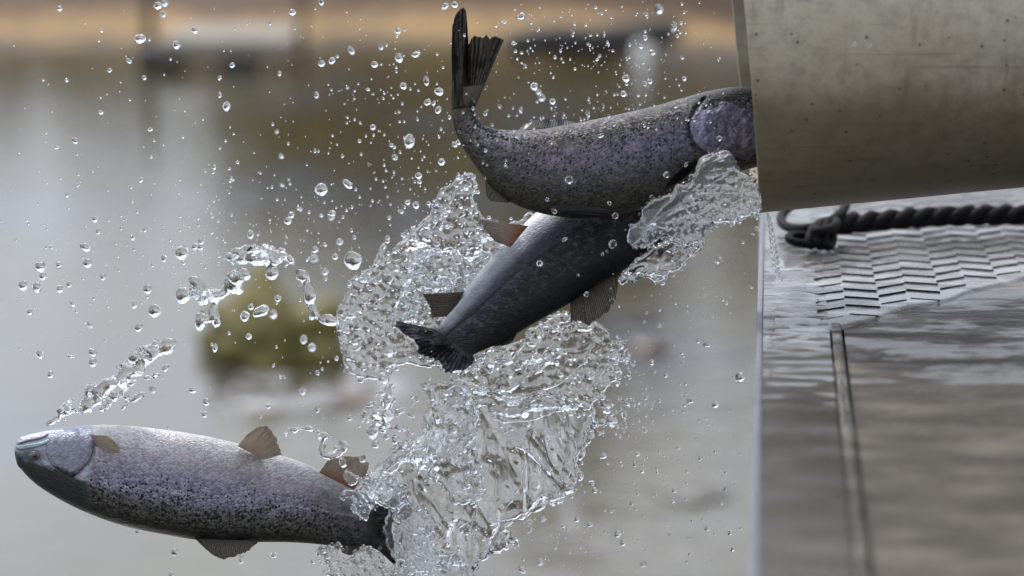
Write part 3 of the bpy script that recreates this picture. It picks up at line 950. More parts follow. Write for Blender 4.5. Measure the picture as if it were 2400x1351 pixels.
        for j, v_ in enumerate(vs):
            P = B * (1 - v_) + T_ * v_
            d = db * (1 - v_) + dt * v_ + curve * math.sin(math.pi * v_)
            rid = 0.0006 * np.sin(u * rays * 2 * np.pi) * (0.3 + 0.7 * v_)
            cr_ = crumple * (fbm(u * 5 + seed, v_ * 2.2 + u * 0, 9 + seed, 3) - 0.5) * min(1, v_ * 2.5)
            tt = th * (1 - 0.85 * v_) * np.minimum(1, 6 * np.minimum(u, 1 - u) + 0.15)
            Vf.append(WN(P[:, 0], P[:, 1], D0 + d + rid + cr_ - tt)); Vb.append(WN(P[:, 0], P[:, 1], D0 + d + rid + cr_ + tt))
            UV += [(a_, v_) for a_ in u]
        V = np.concatenate([np.array(Vf).reshape(-1, 3), np.array(Vb).reshape(-1, 3)])
        n = nu * nv; F = []
        for j in range(nv - 1):
            for i in range(nu - 1):
                a_ = j * nu + i
                F.append((a_, a_ + 1, a_ + 1 + nu, a_ + nu)); F.append((n + a_, n + a_ + nu, n + a_ + 1 + nu, n + a_ + 1))
        for i in range(nu - 1):
            F.append((i, n + i, n + i + 1, i + 1)); a_ = (nv - 1) * nu + i; F.append((a_, a_ + 1, n + a_ + 1, n + a_))
        for j in range(nv - 1):
            a_ = j * nu; F.append((a_, a_ + nu, n + a_ + nu, n + a_)); a_ = j * nu + nu - 1; F.append((a_, n + a_, n + a_ + nu, a_ + nu))
        o = mesh_obj(name, V, F, mat, s.o, uv=UV + UV)
        if label: o['label'] = label
        return o
    def blob(s, name, x, y, rx, ry, proud, mat, parent=None, ang=0.0):
        """an eye-like lens set into the skin"""
        d = float(s.front(np.array([x]), np.array([y]))[0])
        bm = bmesh.new(); bmesh.ops.create_uvsphere(bm, u_segments=28, v_segments=18, radius=1)
        V = []
        for v_ in bm.verts:
            a_, b_ = v_.co.x * rx, v_.co.y * ry
            V.append(W(x + a_ * math.cos(ang) - b_ * math.sin(ang), y + a_ * math.sin(ang) + b_ * math.cos(ang), d + 0.002 - v_.co.z * proud))
        F = [[q.index for q in f_.verts] for f_ in bm.faces]; bm.free()
        return mesh_obj(name, V, F, mat, parent or s.o)

def mixn(a, b, t): return a + (np.asarray(b) - a) * t[..., None]
def skin(T, A, back, side, band, belly, white, nz):
    """large colour zones from belly (A=-1) to back (A=+1)"""
    a = A + 0.12 * (nz - 0.5)
    c = np.broadcast_to(np.array(white, float), T.shape + (3,)).copy()
    c = mixn(c, belly, sstep(-0.85, -0.5, a))
    c = mixn(c, band, sstep(-0.5, -0.12, a))
    c = mixn(c, side, sstep(0.02, 0.35, a))
    c = mixn(c, back, sstep(0.45, 0.85, a))
    return c
def line_dist(X, Y, pts):
    d = np.full(np.shape(X), 1e9)
    for (x0, y0), (x1, y1) in zip(pts[:-1], pts[1:]):
        ex, ey = x1 - x0, y1 - y0
        t = np.clip(((X - x0) * ex + (Y - y0) * ey) / (ex * ex + ey * ey), 0, 1)
        d = np.minimum(d, np.hypot(X - x0 - ex * t, Y - y0 - ey * t))
    return d
BACK, SIDE, BAND, BELLY, WHITE = (0.022, 0.024, 0.024), (0.11, 0.105, 0.10), (0.25, 0.225, 0.28), (0.37, 0.33, 0.37), (0.50, 0.48, 0.49)

# --- lowest trout: on its side, belly up, head to the left
A_st = [(34, 1062, 34, 1052), (38, 1082, 42, 1033), (52, 1103, 60, 1022), (78, 1130, 90, 1014), (118, 1158, 130, 1006), (168, 1186, 180, 1000),
        (228, 1212, 240, 996), (298, 1235, 310, 999), (380, 1252, 390, 1008), (462, 1266, 470, 1020), (545, 1273, 550, 1038), (620, 1271, 620, 1057),
        (690, 1272, 690, 1078), (745, 1276, 750, 1102), (795, 1282, 800, 1128), (832, 1284, 840, 1155), (862, 1280, 870, 1178), (885, 1276, 890, 1190)]
fa = Fish(A_st, [(0, 0.0), (0.3, -0.005), (0.8, 0.01), (1, 0.03)], [(0, .62), (.12, .52), (.4, .52), (.8, .40), (.96, .24), (1, .06)], math.radians(11))
lat_A = [(185, 1122), (300, 1142), (420, 1156), (560, 1172), (700, 1188), (860, 1215)]
gill_A = [(214, 1022), (224, 1045), (219, 1068), (205, 1090), (190, 1105), (172, 1122)]
def colA(T, A, X, Y, front):
    nz = fbm(X / 40, Y / 25, 2)
    c = skin(T, A, BACK, (0.11, 0.105, 0.095), BAND, BELLY, WHITE, nz)
    # violet sheen along the side behind the head, fading to the tail
    v = np.exp(-((A + 0.12) / 0.3) ** 2) * sstep(.17, .28, T) * (1 - sstep(.55, .8, T)) * (0.6 + 0.8 * fbm(X / 60, Y / 18, 8))
    c = mixn(c, (0.27, 0.25, 0.37), np.clip(v * .6, 0, 1))
    c = mixn(c, (0.085, 0.08, 0.075), sstep(.66, 1.0, T) * sstep(-.95, -.4, A) * .85)
    # head: dark crown with an uneven border, silver-blue cheek
    head = (1 - sstep(.195, .22, T + .0 * A))
    crown = sstep(-6, 7, Y - np.interp(X, [30, 60, 95, 130, 180, 215], [1048, 1078, 1088, 1098, 1118, 1130]) + 14 * (fbm(X / 12, Y / 12, 4) - .5))
    cheek = mixn(np.broadcast_to(np.array((0.40, 0.46, 0.50)), c.shape).copy(), (0.34, 0.32, 0.46), fbm(X / 22, Y / 30, 6))
    hc = mixn(cheek, (0.032, 0.038, 0.036), crown)
    dark_eye = np.exp(-(((X - 72) / 34) ** 2 + ((Y - 1070) / 17) ** 2) ** 2)
    hc = mixn(hc, (0.045, 0.06, 0.06), dark_eye * .85)
    c = np.where(front[..., None], mixn(c, hc, head), c)
    ld = line_dist(X, Y, lat_A); L_ = np.exp(-(ld / 2.2) ** 2) * front
    c = mixn(c, (0.5, 0.47, 0.52), L_ * .6)
    sp = (0.26 + .74 * sstep(-.6, .3, A)) * (0.5 + .6 * fbm(X / 30, Y / 30, 12)) * (1 - head * .75)
    e_ = sstep(.93, 1.0, T); c = mixn(c, (0.035, 0.034, 0.036), e_); sp = sp * (1 - e_)
    return np.concatenate([c, np.clip(sp, 0, 1)[..., None]], -1)
def groA(X, Y):
    g = 0.0030 * np.exp(-(line_dist(X, Y, gill_A) / 2.6) ** 2)
    g += 0.0022 * np.exp(-(line_dist(X, Y, [(36, 1043), (60, 1036), (90, 1031), (112, 1020)]) / 2.2) ** 2)
    g += 0.0012 * np.exp(-(line_dist(X, Y, [(42, 1050), (70, 1043), (100, 1036), (118, 1026)]) / 2.0) ** 2)
    return g
A = fa.build('trout', colA, (groA,))
tag(A, 'lowest trout, falling on its side with its head to the left', 'trout')
def cheekc(x, y):
    t = fbm(x / 22, y / 30, 6)[:, None]; k = sstep(90, 190, x)[:, None] * .6
    c = np.array((0.25, 0.285, 0.30)) * (1 - t) + np.array((0.235, 0.225, 0.28)) * t
    c = c * (1 - k) + np.array((0.26, 0.25, 0.32)) * k
    d = sstep(-8, 4, y - np.interp(x, [95, 130, 180, 215], [1086, 1096, 1112, 1124]) + 14 * (fbm(x / 9, y / 9, 4) - .5))[:, None]
    return c * (1 - d) + np.array((0.05, 0.055, 0.05)) * d
gc = fa.patch('gill_cover', [(112, 1022), (160, 1012), (205, 1014), (221, 1040), (216, 1066), (203, 1088), (186, 1106), (168, 1118), (140, 1104), (118, 1086), (106, 1055)], 0.0017, M_FISH, cheekc, 0.0020, edge=12, spot=.12)
fa.patch('upper_jaw', [(36, 1046), (60, 1041), (90, 1036), (116, 1027), (120, 1032), (104, 1044), (76, 1052), (44, 1056)], 0.0016, M_FISH, lambda x, y: np.tile((0.30, 0.38, 0.40), (len(x), 1)) * (0.6 + 0.7 * fbm(x / 10, y / 5, 7))[:, None], 0.0008, 1.5, 4)
fa.patch('lower_jaw', [(38, 1039), (60, 1026), (95, 1018), (112, 1018), (98, 1028), (66, 1035), (42, 1042)], 0.0014, M_FISH, lambda x, y: np.tile((0.36, 0.34, 0.38), (len(x), 1)), 0.0006, 1.5, 4)
ey = fa.blob('eye', 82, 1068, 15, 13, 0.0046, M_EYE)
fa.blob('pupil', 81, 1068, 9.5, 8.6, 0.0058, M_PUPIL, ey)
dA = lambda x, y: float(fa.front(np.array([x]), np.array([y]))[0]) - D0
fa.fin('pectoral_fin', [(214, 1020), (224, 1046)], [(252, 1022), (272, 1038), (284, 1062), (262, 1064), (248, 1058)], dA(219, 1033) - .001, -0.052, M_FIN_PALE, jag=4, rays=9, curve=-.006)
fa.fin('pelvic_fin', [(556, 1046), (618, 1078)], [(580, 1018), (602, 1002), (626, 998), (641, 1015), (648, 1030), (660, 1066)], dA(585, 1068), -0.075, M_FIN_PALE, jag=4, rays=11)
fa.fin('anal_fin', [(748, 1108), (830, 1150)], [(768, 1080), (800, 1070), (842, 1070), (866, 1088), (856, 1122)], 0.0, -0.012, M_FIN_ORANGE, jag=4, rays=11, label='reddish anal fin')
fa.fin('dorsal_fin', [(456, 1262), (604, 1268)], [(472, 1278), (494, 1298), (522, 1313), (552, 1304), (582, 1292), (603, 1275)], -0.005, -0.012, M_FIN, jag=4, rays=13)
fa.fin('adipose_fin', [(796, 1278), (842, 1280)], [(802, 1296), (818, 1302), (834, 1299), (843, 1286)], 0.012, 0.010, M_FIN, jag=0, rays=3, th=.003)
fa.fin('tail_fin', [(876, 1184), (868, 1284)], [(925, 1160), (948, 1168), (963, 1200), (925, 1210), (914, 1230), (918, 1258), (930, 1328), (916, 1318), (890, 1290)], 0.028, [0.07, 0.03, 0.0], M_FIN_DARK, jag=6, rays=17, nu=100, nv=26, crumple=.014, th=.0035)

# --- middle trout: diving, its dark back towards us, tail at lower left
C_st = [(1640, 428, 1606, 402), (1630, 462, 1570, 388), (1612, 496, 1510, 382), (1592, 530, 1450, 388), (1562, 560, 1395, 402), (1525, 593, 1340, 432), (1475, 628, 1288, 472),
        (1420, 662, 1238, 515), (1365, 695, 1193, 560), (1310, 726, 1153, 602), (1255, 757, 1115, 648), (1205, 786, 1085, 688), (1165, 808, 1058, 725), (1130, 822, 1033, 758), (1102, 836, 1012, 784)]
fc = Fish(C_st, [(0, 0.10), (0.35, 0.085), (0.7, 0.05), (1, 0.03)], [(0, .62), (.12, .56), (.45, .56), (.8, .46), (.95, .28), (1, .06)], math.radians(-20))
lat_C = [(1395, 500), (1330, 560), (1250, 612), (1190, 655), (1150, 696), (1110, 735), (1073, 762), (1045, 790)]
def colC(T, A, X, Y, front):
    nz = fbm(X / 40, Y / 25, 2)
    c = skin(T, A, (0.005, 0.006, 0.006), (0.016, 0.02, 0.02), (0.05, 0.05, 0.065), (0.26, 0.27, 0.30), (0.62, 0.63, 0.64), nz)  # naturally dark back, deepened by shading painted into the skin tones
    g = sstep(.5, .7, fbm(X / 9, Y / 9, 21)) * np.exp(-((A - .35) / .35) ** 2)
    c = mixn(c, (0.06, 0.085, 0.08), g * .8)
    L_ = np.exp(-(line_dist(X, Y, lat_C) / 2.6) ** 2) * front
    c = mixn(c, (0.008, 0.008, 0.012), L_ * .9)
    sp = sstep(-.3, .3, A) * (0.5 + .6 * fbm(X / 30, Y / 30, 12))
    e_ = sstep(.93, 1.0, T); c = mixn(c, (0.03, 0.03, 0.034), e_); sp = sp * (1 - e_)
    return np.concatenate([c, np.clip(sp, 0, 1)[..., None]], -1)
Cc = fc.build('trout', colC, (lambda X, Y: 0.0012 * np.exp(-(line_dist(X, Y, lat_C) / 2.4) ** 2),))
tag(Cc, 'middle trout, diving tail first with its black back towards the camera', 'trout')
fc.fin('dorsal_fin', [(1336, 706), (1456, 636)], [(1338, 758), (1352, 750), (1362, 756), (1380, 762), (1420, 738), (1441, 706), (1453, 660)], 0.055, 0.03, M_FIN, jag=10, rays=13, nu=90)
fc.fin('adipose_fin', [(1140, 812), (1214, 778)], [(1160, 812), (1182, 810), (1200, 803), (1210, 786)], 0.045, 0.04, M_FIN_DARK, jag=0, rays=3, th=.003)
fc.fin('pelvic_fin', [(1238, 530), (1196, 580)], [(1122, 514), (1130, 528), (1136, 542), (1160, 566)], 0.03, 0.00, M_FIN_ORANGE, jag=6, rays=10, label='pelvic fin with an orange base')
fc.fin('anal_fin', [(1088, 684), (1056, 742)], [(990, 690), (1002, 708), (1008, 726), (1014, 744)], 0.035, 0.03, M_FIN, jag=5, rays=10)
fc.fin('tail_fin', [(1018, 772), (1108, 832)], [(928, 752), (925, 764), (948, 784), (972, 800), (976, 812), (985, 832), (1000, 836), (1019, 842), (1034, 858), (1044, 873), (1068, 872), (1094, 867), (1114, 846)], 0.03, [0.03, -0.005, 0.03, -0.01, 0.01], M_FIN_SLATE, nu=170, nv=36, crumple=.034, rays=20, jag=8, th=.0026)

# --- upper trout: head still in the pipe, tail curled up
B_st = [(1930, 290, 1930, 300), (1915, 268, 1915, 322), (1862, 225, 1865, 362), (1790, 205, 1800, 385), (1722, 204, 1738, 402), (1660, 214, 1672, 428), (1600, 230, 1606, 456), (1530, 250, 1530, 484),
        (1460, 266, 1450, 503), (1390, 281, 1370, 512), (1320, 294, 1290, 505), (1265, 303, 1215, 484), (1215, 306, 1165, 452), (1176, 304, 1130, 412), (1145, 298, 1103, 374),
        (1122, 284, 1078, 334), (1112, 262, 1062, 292), (1122, 234, 1057, 248), (1134, 200, 1058, 206)]
fb = Fish(B_st, [(0, 0.02), (0.3, 0.0), (0.7, 0.0), (0.85, -0.01), (1, -0.02)], [(0, .62), (.12, .52), (.45, .54), (.72, .50), (.93, .34), (1, .05)], math.radians(20), ns=320)
lat_B = [(1620, 300), (1500, 326), (1400, 346), (1300, 360), (1220, 360), (1160, 350), (1120, 320)]
gill_B = [(1652, 232), (1630, 255), (1616, 285), (1618, 318), (1632, 345), (1652, 362)]
def colB(T, A, X, Y, front):
    nz = fbm(X / 40, Y / 25, 2)
    c = skin(T, A, (0.02, 0.022, 0.022), (0.13, 0.125, 0.105), (0.125, 0.108, 0.125), (0.085, 0.078, 0.082), (0.06, 0.055, 0.04), nz)
    v = np.exp(-((A + .1) / .4) ** 2) * (1 - sstep(.45, .75, T)) * fbm(X / 55, Y / 30, 31)
    c = mixn(c, (0.135, 0.135, 0.20), np.clip(v, 0, 1))
    v = sstep(.45, .65, fbm(X / 40, Y / 22, 44)) * sstep(-.5, -.1, A)
    c = mixn(c, (0.27, 0.21, 0.27), v * .35)
    c = mixn(c, (0.10, 0.09, 0.075), sstep(.80, .95, T) * .7)
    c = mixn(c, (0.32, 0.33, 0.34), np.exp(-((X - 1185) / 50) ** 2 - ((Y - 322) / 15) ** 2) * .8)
    c = mixn(c, (0.26, 0.16, 0.05), np.exp(-((X - 1066) / 8) ** 2 - ((Y - 215) / 24) ** 2) * .7)
    c = mixn(c, (0.012, 0.012, 0.014), np.exp(-(line_dist(X, Y, gill_B) / 4.0) ** 2) * front * .5)  # shadow in the gap behind the gill cover, painted along the groove
    c = mixn(c, (0.02, 0.022, 0.024), (1 - sstep(.28, .33, T)) * sstep(.35, .55, A))
    L_ = np.exp(-(line_dist(X, Y, lat_B) / 1.6) ** 2) * front
    c = mixn(c, (0.05, 0.05, 0.055), L_ * .6)
    sp = (0.6 + .4 * sstep(.1, .5, A)) * (0.75 + .5 * fbm(X / 30, Y / 30, 12))
    e_ = sstep(.90, .985, T); c = mixn(c, (0.085, 0.072, 0.052), e_); sp = sp * (1 - e_)
    return np.concatenate([c, np.clip(sp, 0, 1)[..., None]], -1)
def groB(X, Y):
    return 0.003 * np.exp(-(line_dist(X, Y, gill_B) / 4.0) ** 2)
B = fb.build('trout', colB, (groB,))
tag(B, 'upper trout, head inside the pipe and tail curled upwards', 'trout')
def opc(x, y):
    t = fbm(x / 25, y / 25, 61)[:, None]
    k = np.exp(-((x - 1640) / 30) ** 2 - ((y - 300) / 40) ** 2)[:, None]
    c = (np.array((0.13, 0.12, 0.17)) * (1 - t) + np.array((0.24, 0.22, 0.30)) * t) * (0.55 + 0.9 * fbm((x + y) / 9, (y - x) / 26, 66))[:, None]
    c = c * (1 - k * .7) + np.array((0.27, 0.25, 0.38)) * k * .7
    d = sstep(310, 400, y)[:, None] * sstep(1650, 1700, x)[:, None]
    return c * (1 - d) + np.array((0.07, 0.07, 0.08)) * d
fb.patch('gill_cover', [(1660, 244), (1700, 238), (1745, 252), (1790, 262), (1800, 330), (1770, 372), (1720, 374), (1672, 362), (1640, 346), (1621, 318), (1618, 288), (1634, 260)], 0.0026, M_FISH, opc, 0.0035, edge=34, spot=.25)
eyb = fb.blob('eye', 1850, 262, 13, 12, 0.004, M_EYE); fb.blob('pupil', 1850, 262, 7, 7, 0.0055, M_PUPIL, eyb)
dB = lambda x, y: float(fb.front(np.array([x]), np.array([y]))[0]) - D0
fb.fin('dorsal_fin', [(1212, 308), (1352, 291)], [(1228, 292), (1262, 281), (1310, 279), (1348, 287)], 0.004, 0.012, M_FIN_DARK, jag=1, rays=4)
fb.fin('anal_fin', [(1138, 418), (1196, 474)], [(1138, 438), (1140, 460), (1150, 472), (1172, 474), (1192, 476)], -0.006, -0.01, M_FIN, jag=1, rays=8)
fb.fin('pelvic_fin', [(1290, 484), (1318, 500)], [(1330, 476), (1400, 484), (1442, 496), (1400, 506), (1340, 510)], -0.045, -0.032, M_FIN_DARK, jag=2, rays=8)
fb.fin('pectoral_fin', [(1644, 372), (1628, 392)], [(1610, 384), (1570, 420), (1556, 444), (1580, 436), (1610, 412)], dB(1640, 380), -0.062, M_FIN_DARK, jag=2, rays=7)
fb.fin('tail_fin', [(1061, 256), (1115, 250)], [(1058, 120), (1060, 60), (1069, 28), (1091, 17), (1096, 60), (1098, 108), (1104, 88), (1116, 84), (1140, 83), (1160, 88), (1180, 96)], -0.019, [-0.03, -0.035, 0.01, -0.015, 0.02], M_FIN_OLIVE, nu=180, nv=34, crumple=.026, rays=22, jag=9, th=.0024)

# ------------------------------------------------------------------ flying water
class Bumps:
    """random domes (bubbles) over a photo-pixel rectangle"""
    def __init__(s, bb, n, rmin, rmax, seed):
        r = np.random.default_rng(seed)
        s.c = np.stack([r.uniform(bb[0], bb[2], n), r.uniform(bb[1], bb[3], n)], 1)
        s.r = rmin + (rmax - rmin) * r.random(n) ** 2.2
    def __call__(s, X, Y):
        H = np.zeros(X.shape)
        x0, y0 = X.min(), Y.min()
        for (cx, cy), r in zip(s.c, s.r):
            m = (np.abs(X - cx) < r) & (np.abs(Y - cy) < r)
            if not m.any(): continue
            d2 = (X[m] - cx) ** 2 + (Y[m] - cy) ** 2
            h = np.sqrt(np.maximum(r * r * 1.05 - d2, 0)) - r * 0.22
            H[m] = np.maximum(H[m], h)
        return H * PX
def ridged(X, Y, sc, seed, ang=0.0, stretch=1.0):
    c, s_ = math.cos(ang), math.sin(ang)
    U = (X * c + Y * s_) / sc / stretch; V_ = (-X * s_ + Y * c) / sc
    wx = fbm(U * .7, V_ * .7, seed + 3, 2) * 1.6; wy = fbm(U * .7 + 9, V_ * .7, seed + 4, 2) * 1.6
    n = fbm(U + wx, V_ + wy, seed, 3, .42)
    return 1 - np.abs(2 * n - 1) * 2.2
def splash_sheet(name, poly, depth, mat, seed=1, step=3.0, thick=0.0016, rim=5.0, edge=14, escale=26, bub=None, rip=(0.0, 30, 0, 1), wav=0.02, holes=(), parent=None, sm=True, quiet=0.3, torn=0.0, beads=0, strands_=()):
    P = smooth_poly(poly, 5) if sm else poly
    Hs = [smooth_poly(h, 5) for h in holes]
    def sd_(X, Y):
        S = poly_sdf(X, Y, P) + edge * (fbm(X / escale, Y / escale, seed + 50, 4, .6) - 0.5) * 2
        S = S + edge * 1.1 * (fbm(X / (escale * 2.6), Y / (escale * 2.6), seed + 150, 2) - 0.5) * 2
        if torn: S = np.minimum(S, 60 * (0.80 + torn - fbm(X / 46, Y / 46, seed + 210, 4, .55)) - 6)
        for h in Hs: S = np.minimum(S, -poly_sdf(X, Y, h) + edge * .5 * (fbm(X / escale, Y / escale, seed + 70, 3) - .5))
        return S
    A_ = np.array(P); bb = (A_[:, 0].min() - edge, A_[:, 1].min() - edge, A_[:, 0].max() + edge, A_[:, 1].max() + edge)
    bf = bb_ = None
    if bub:
        n, r0, r1 = bub
        bf = Bumps(bb, n, r0, r1, seed + 1); bb_ = Bumps(bb, n // 2, r0, r1, seed + 2)
    def base(X, Y):
        d = depth(X, Y) if callable(depth) else depth
        return D0 + d + wav * (fbm(X / 110, Y / 110, seed + 5, 2) - .5) * 2
    def calm(X, Y):
        return quiet + (1 - quiet) * sstep(.40, .60, fbm(X / 75, Y / 75, seed + 90, 3))
    def half(S):
        r = rim * PX
        s_ = S * PX
        prof = np.sqrt(np.clip(1 - (np.clip(s_, 0, r) / r - 1) ** 2, 0, 1)) * r
        k = sstep(r, 3.2 * r, s_)
        return prof * (1 - k) + (thick / 2 + 0.0003) * k
    def fr(X, Y, S):
        inn = sstep(rim * 0.6, rim * 2.2, S) * calm(X, Y)
        z = base(X, Y) - half(S)
        z = z - rip[0] * inn * (ridged(X, Y, rip[1], seed, rip[2], rip[3]))
        if bf: z = z - bf(X, Y) * inn
        return z
    def bk(X, Y, S):
        inn = sstep(rim * 0.6, rim * 2.2, S) * calm(X, Y)
        z = base(X, Y) + half(S)
        z = z - rip[0] * inn * (ridged(X, Y, rip[1], seed, rip[2], rip[3])) * .55 + rip[0] * .5 * inn * ridged(X + 300, Y, rip[1] * .7, seed + 7, rip[2] + .6, rip[3])
        z = np.maximum(z, fr(X, Y, S) + 0.0007 * sstep(0, rim, S))
        if bb_: z = z + bb_(X, Y) * inn * .7
        return z
    V, F, px = height_solid(sd_, bb, step, fr, bk)
    ob = mesh_obj(name, V, F, mat, parent)
    r = np.random.default_rng(seed + 500)
    if beads:
        # small air bubbles and beads riding on the sheet
        n = beads * 3; x = r.uniform(bb[0], bb[2], n); y = r.uniform(bb[1], bb[3], n); S = sd_(x, y)
        dens = fbm(x / 50, y / 50, seed + 77, 3)
        k = (S > -7) & (dens + .18 * (S < 12) > r.uniform(.35, .65, n)); x, y, S = x[k][:beads], y[k][:beads], S[k][:beads]
        d = fr(x[None], y[None], np.maximum(S, 0.5)[None])[0]
        rad = 1.5 + r.random(len(x)) ** 2.5 * 5.5
        C = WN(x, y, d - rad * PX * .6); bm = bmesh.new(); bmesh.ops.create_icosphere(bm, subdivisions=2, radius=1)
        tv_ = np.array([v.co[:] for v in bm.verts]); tf_ = np.array([[v.index for v in f.verts] for f in bm.faces]); bm.free()
        el = r.uniform(.8, 1.35, (len(x), 3))
        Vb = (tv_[None] * (rad * PX)[:, None, None] * el[:, None, :] + C[:, None, :]).reshape(-1, 3)
        Fb = (tf_[None] + (np.arange(len(x)) * len(tv_))[:, None, None]).reshape(-1, 3)
        b_ = mesh_obj('bubbles', Vb, Fb, M_DROP, ob, recalc=False); b_['kind'] = 'stuff'
    for q, L_ in enumerate(strands_):
        L_ = np.array(L_, float); cl = np.concatenate([[0], np.cumsum(np.linalg.norm(np.diff(L_, axis=0), axis=1))]); n = int(cl[-1] / 2.5) + 6
        t = np.linspace(0, cl[-1], n)
        x = np.interp(t, cl, L_[:, 0]); y = np.interp(t, cl, L_[:, 1])
        for _ in range(12): x[1:-1] = (x[:-2] + x[1:-1] + x[2:]) / 3; y[1:-1] = (y[:-2] + y[1:-1] + y[2:]) / 3
        x = x + 7 * (fbm(t / 24, t * 0, seed + q) - .5); y = y + 7 * (fbm(t / 24, t * 0 + 5, seed + q) - .5)
        d = fr(x[None], y[None], np.full((1, n), 20.0))[0]
        for _ in range(4): d[1:-1] = (d[:-2] + d[1:-1] + d[2:]) / 3
        P3 = WN(x, y, d - 0.001); rr_ = (1.3 + 2.6 * vnoise(t / 11, t * 0, seed + 9 + q) ** 2) * PX * np.clip(np.minimum(t, cl[-1] - t) / 14, .25, 1)
        v, f = tube(P3, rr_, 9); mesh_obj('strand', v, f, M_DROP, ob)
    return ob

def meta_obj(name, blobs, mat, res=0.0022, stiff=2.0):
    """blobs: (px, py, depth m, radius px): smooth union as one mesh"""
    mb = bpy.data.metaballs.new('mb_' + name + str(len(bpy.data.objects)))
    mb.resolution = res; mb.render_resolution = res; mb.threshold = 0.35
    o = bpy.data.objects.new('mbo' + ''.join(random.choice('abcdefghijk') for _ in range(9)), mb)
    COL.objects.link(o)
    pts = [(np.array(W(x, y, D0 + d)), r * PX) for x, y, d, r in blobs]
    org = np.mean([p_ for p_, _ in pts], axis=0)
    for p_, r in pts:
        e = mb.elements.new(); e.co = Vector((p_ - org).tolist()); e.radius = r * 1.72; e.stiffness = stiff
    bpy.context.view_layer.update()
    dg = bpy.context.evaluated_depsgraph_get()
    me = bpy.data.meshes.new_from_object(o.evaluated_get(dg))
    bpy.data.objects.remove(o); bpy.data.metaballs.remove(mb)
    me.name = name
    me.materials.clear(); me.materials.append(mat)
    me.polygons.foreach_set('use_smooth', [True] * len(me.polygons))
    ob = bpy.data.objects.new(name, me); COL.objects.link(ob)
    ob.location = Vector(org.tolist()); ob['_o'] = org.tolist()
    return ob
def strand(pts, r0, r1, d0=0.0, d1=0.0, beads=0.35, step=0.45, seed=0):
    """string of blobs along a polyline; radius wobbles into beads"""
    r = np.random.default_rng(seed)
    P = np.array(pts, float); L = np.concatenate([[0], np.cumsum(np.linalg.norm(np.diff(P, axis=0), axis=1))])
    out = []; s_ = 0
    while s_ < L[-1]:
        t = s_ / L[-1]
        rad = (r0 + (r1 - r0) * t) * (1 + beads * math.sin(s_ / 7.0 + seed) + beads * (r.random() - .5))
        rad = max(rad, 1.6)
        out.append((np.interp(s_, L, P[:, 0]) + r.normal() * rad * .2, np.interp(s_, L, P[:, 1]) + r.normal() * rad * .2, d0 + (d1 - d0) * t, rad))
        s_ += rad * step * 1.5
    return out
def clump(cx, cy, rx, ry, n, rmin, rmax, d=0.0, seed=0, ang=0.0):
    r = np.random.default_rng(seed); out = []
    for _ in range(n):
        x, y = r.normal() * rx * .5, r.normal() * ry * .5
        out.append((cx + x * math.cos(ang) - y * math.sin(ang), cy + x * math.sin(ang) + y * math.cos(ang), d + r.normal() * .008, rmin + (rmax - rmin) * r.random() ** 2))
    return out

# main bubbly sheet round the middle trout's tail
S1 = [(1104, 402), (1117, 432), (1116, 462), (1128, 505), (1150, 520), (1215, 515), (1240, 500), (1262, 520), (1250, 560), (1190, 640), (1150, 700), (1170, 760), (1150, 830), (1120, 862),
      (1060, 880), (1000, 866), (940, 858), (915, 884), (870, 888), (822, 866), (800, 820), (788, 770), (800, 700), (822, 655), (868, 622), (884, 590), (930, 548), (985, 520), (1002, 490), (1030, 448), (1070, 418)]
o = splash_sheet('splash', S1, lambda X, Y: 0.09 + 0.05 * np.sin((X - 780) / 480 * 3.0) * -1 + 0.00006 * (Y - 600), M_FOAM, seed=3, step=2.6, edge=9, escale=20, quiet=.75, bub=(1500, 4, 13), rip=(0.0045, 44, -.8, 2.0), wav=0.012, rim=4, beads=620, torn=.02,
                 strands_=[[(960, 585), (957, 650), (930, 715), (905, 790), (902, 840)], [(1000, 520), (950, 560), (905, 610), (860, 640)], [(1075, 430), (1050, 480), (1010, 540)], [(835, 680), (815, 740), (820, 800)], [(870, 720), (900, 690), (925, 640)]])
tag(o, 'wide bubbly water sheet around the tail of the middle trout', 'splash')
# clear inner sheet in front of it
S1b = [(960, 585), (985, 572), (1060, 590), (1110, 600), (1130, 560), (1170, 548), (1200, 600), (1120, 660), (1080, 690), (1010, 690), (985, 760), (935, 770), (925, 720), (955, 660), (965, 620)]
o = splash_sheet('splash', S1b, 0.055, M_SHEET, seed=13, step=2.6, edge=8, escale=18, bub=(150, 4, 11), rip=(0.010, 30, .7, 1.5), wav=0.01, rim=5, beads=120, torn=.0)
tag(o, 'clear thin water film just left of the middle trout belly', 'splash')
# middle right sheet, below the middle trout
S2 = [(1100, 858), (1160, 818), (1215, 795), (1280, 752), (1340, 738), (1385, 755), (1430, 775), (1462, 800), (1455, 850), (1440, 885), (1420, 915), (1396, 945), (1340, 960), (1280, 965), (1220, 975), (1150, 960), (1100, 930), (1085, 890)]
o = splash_sheet('splash', S2, lambda X, Y: 0.06 + 0.03 * np.sin(X / 90), M_SHEET, seed=23, step=2.8, edge=12, escale=22, bub=(420, 4, 13), rip=(0.011, 58, -.6, 3.2), quiet=.25, wav=0.02, rim=4, beads=230, torn=.03, strands_=[[(1240, 905), (1225, 870), (1255, 830), (1262, 800)], [(1330, 760), (1290, 800), (1250, 860), (1215, 905)], [(1400, 790), (1370, 850), (1310, 900), (1240, 930)], [(1130, 880), (1190, 850), (1260, 770)], [(1430, 800), (1425, 850), (1395, 900)]])
tag(o, 'streaky water sheet directly below the dorsal fin of the middle trout', 'splash')
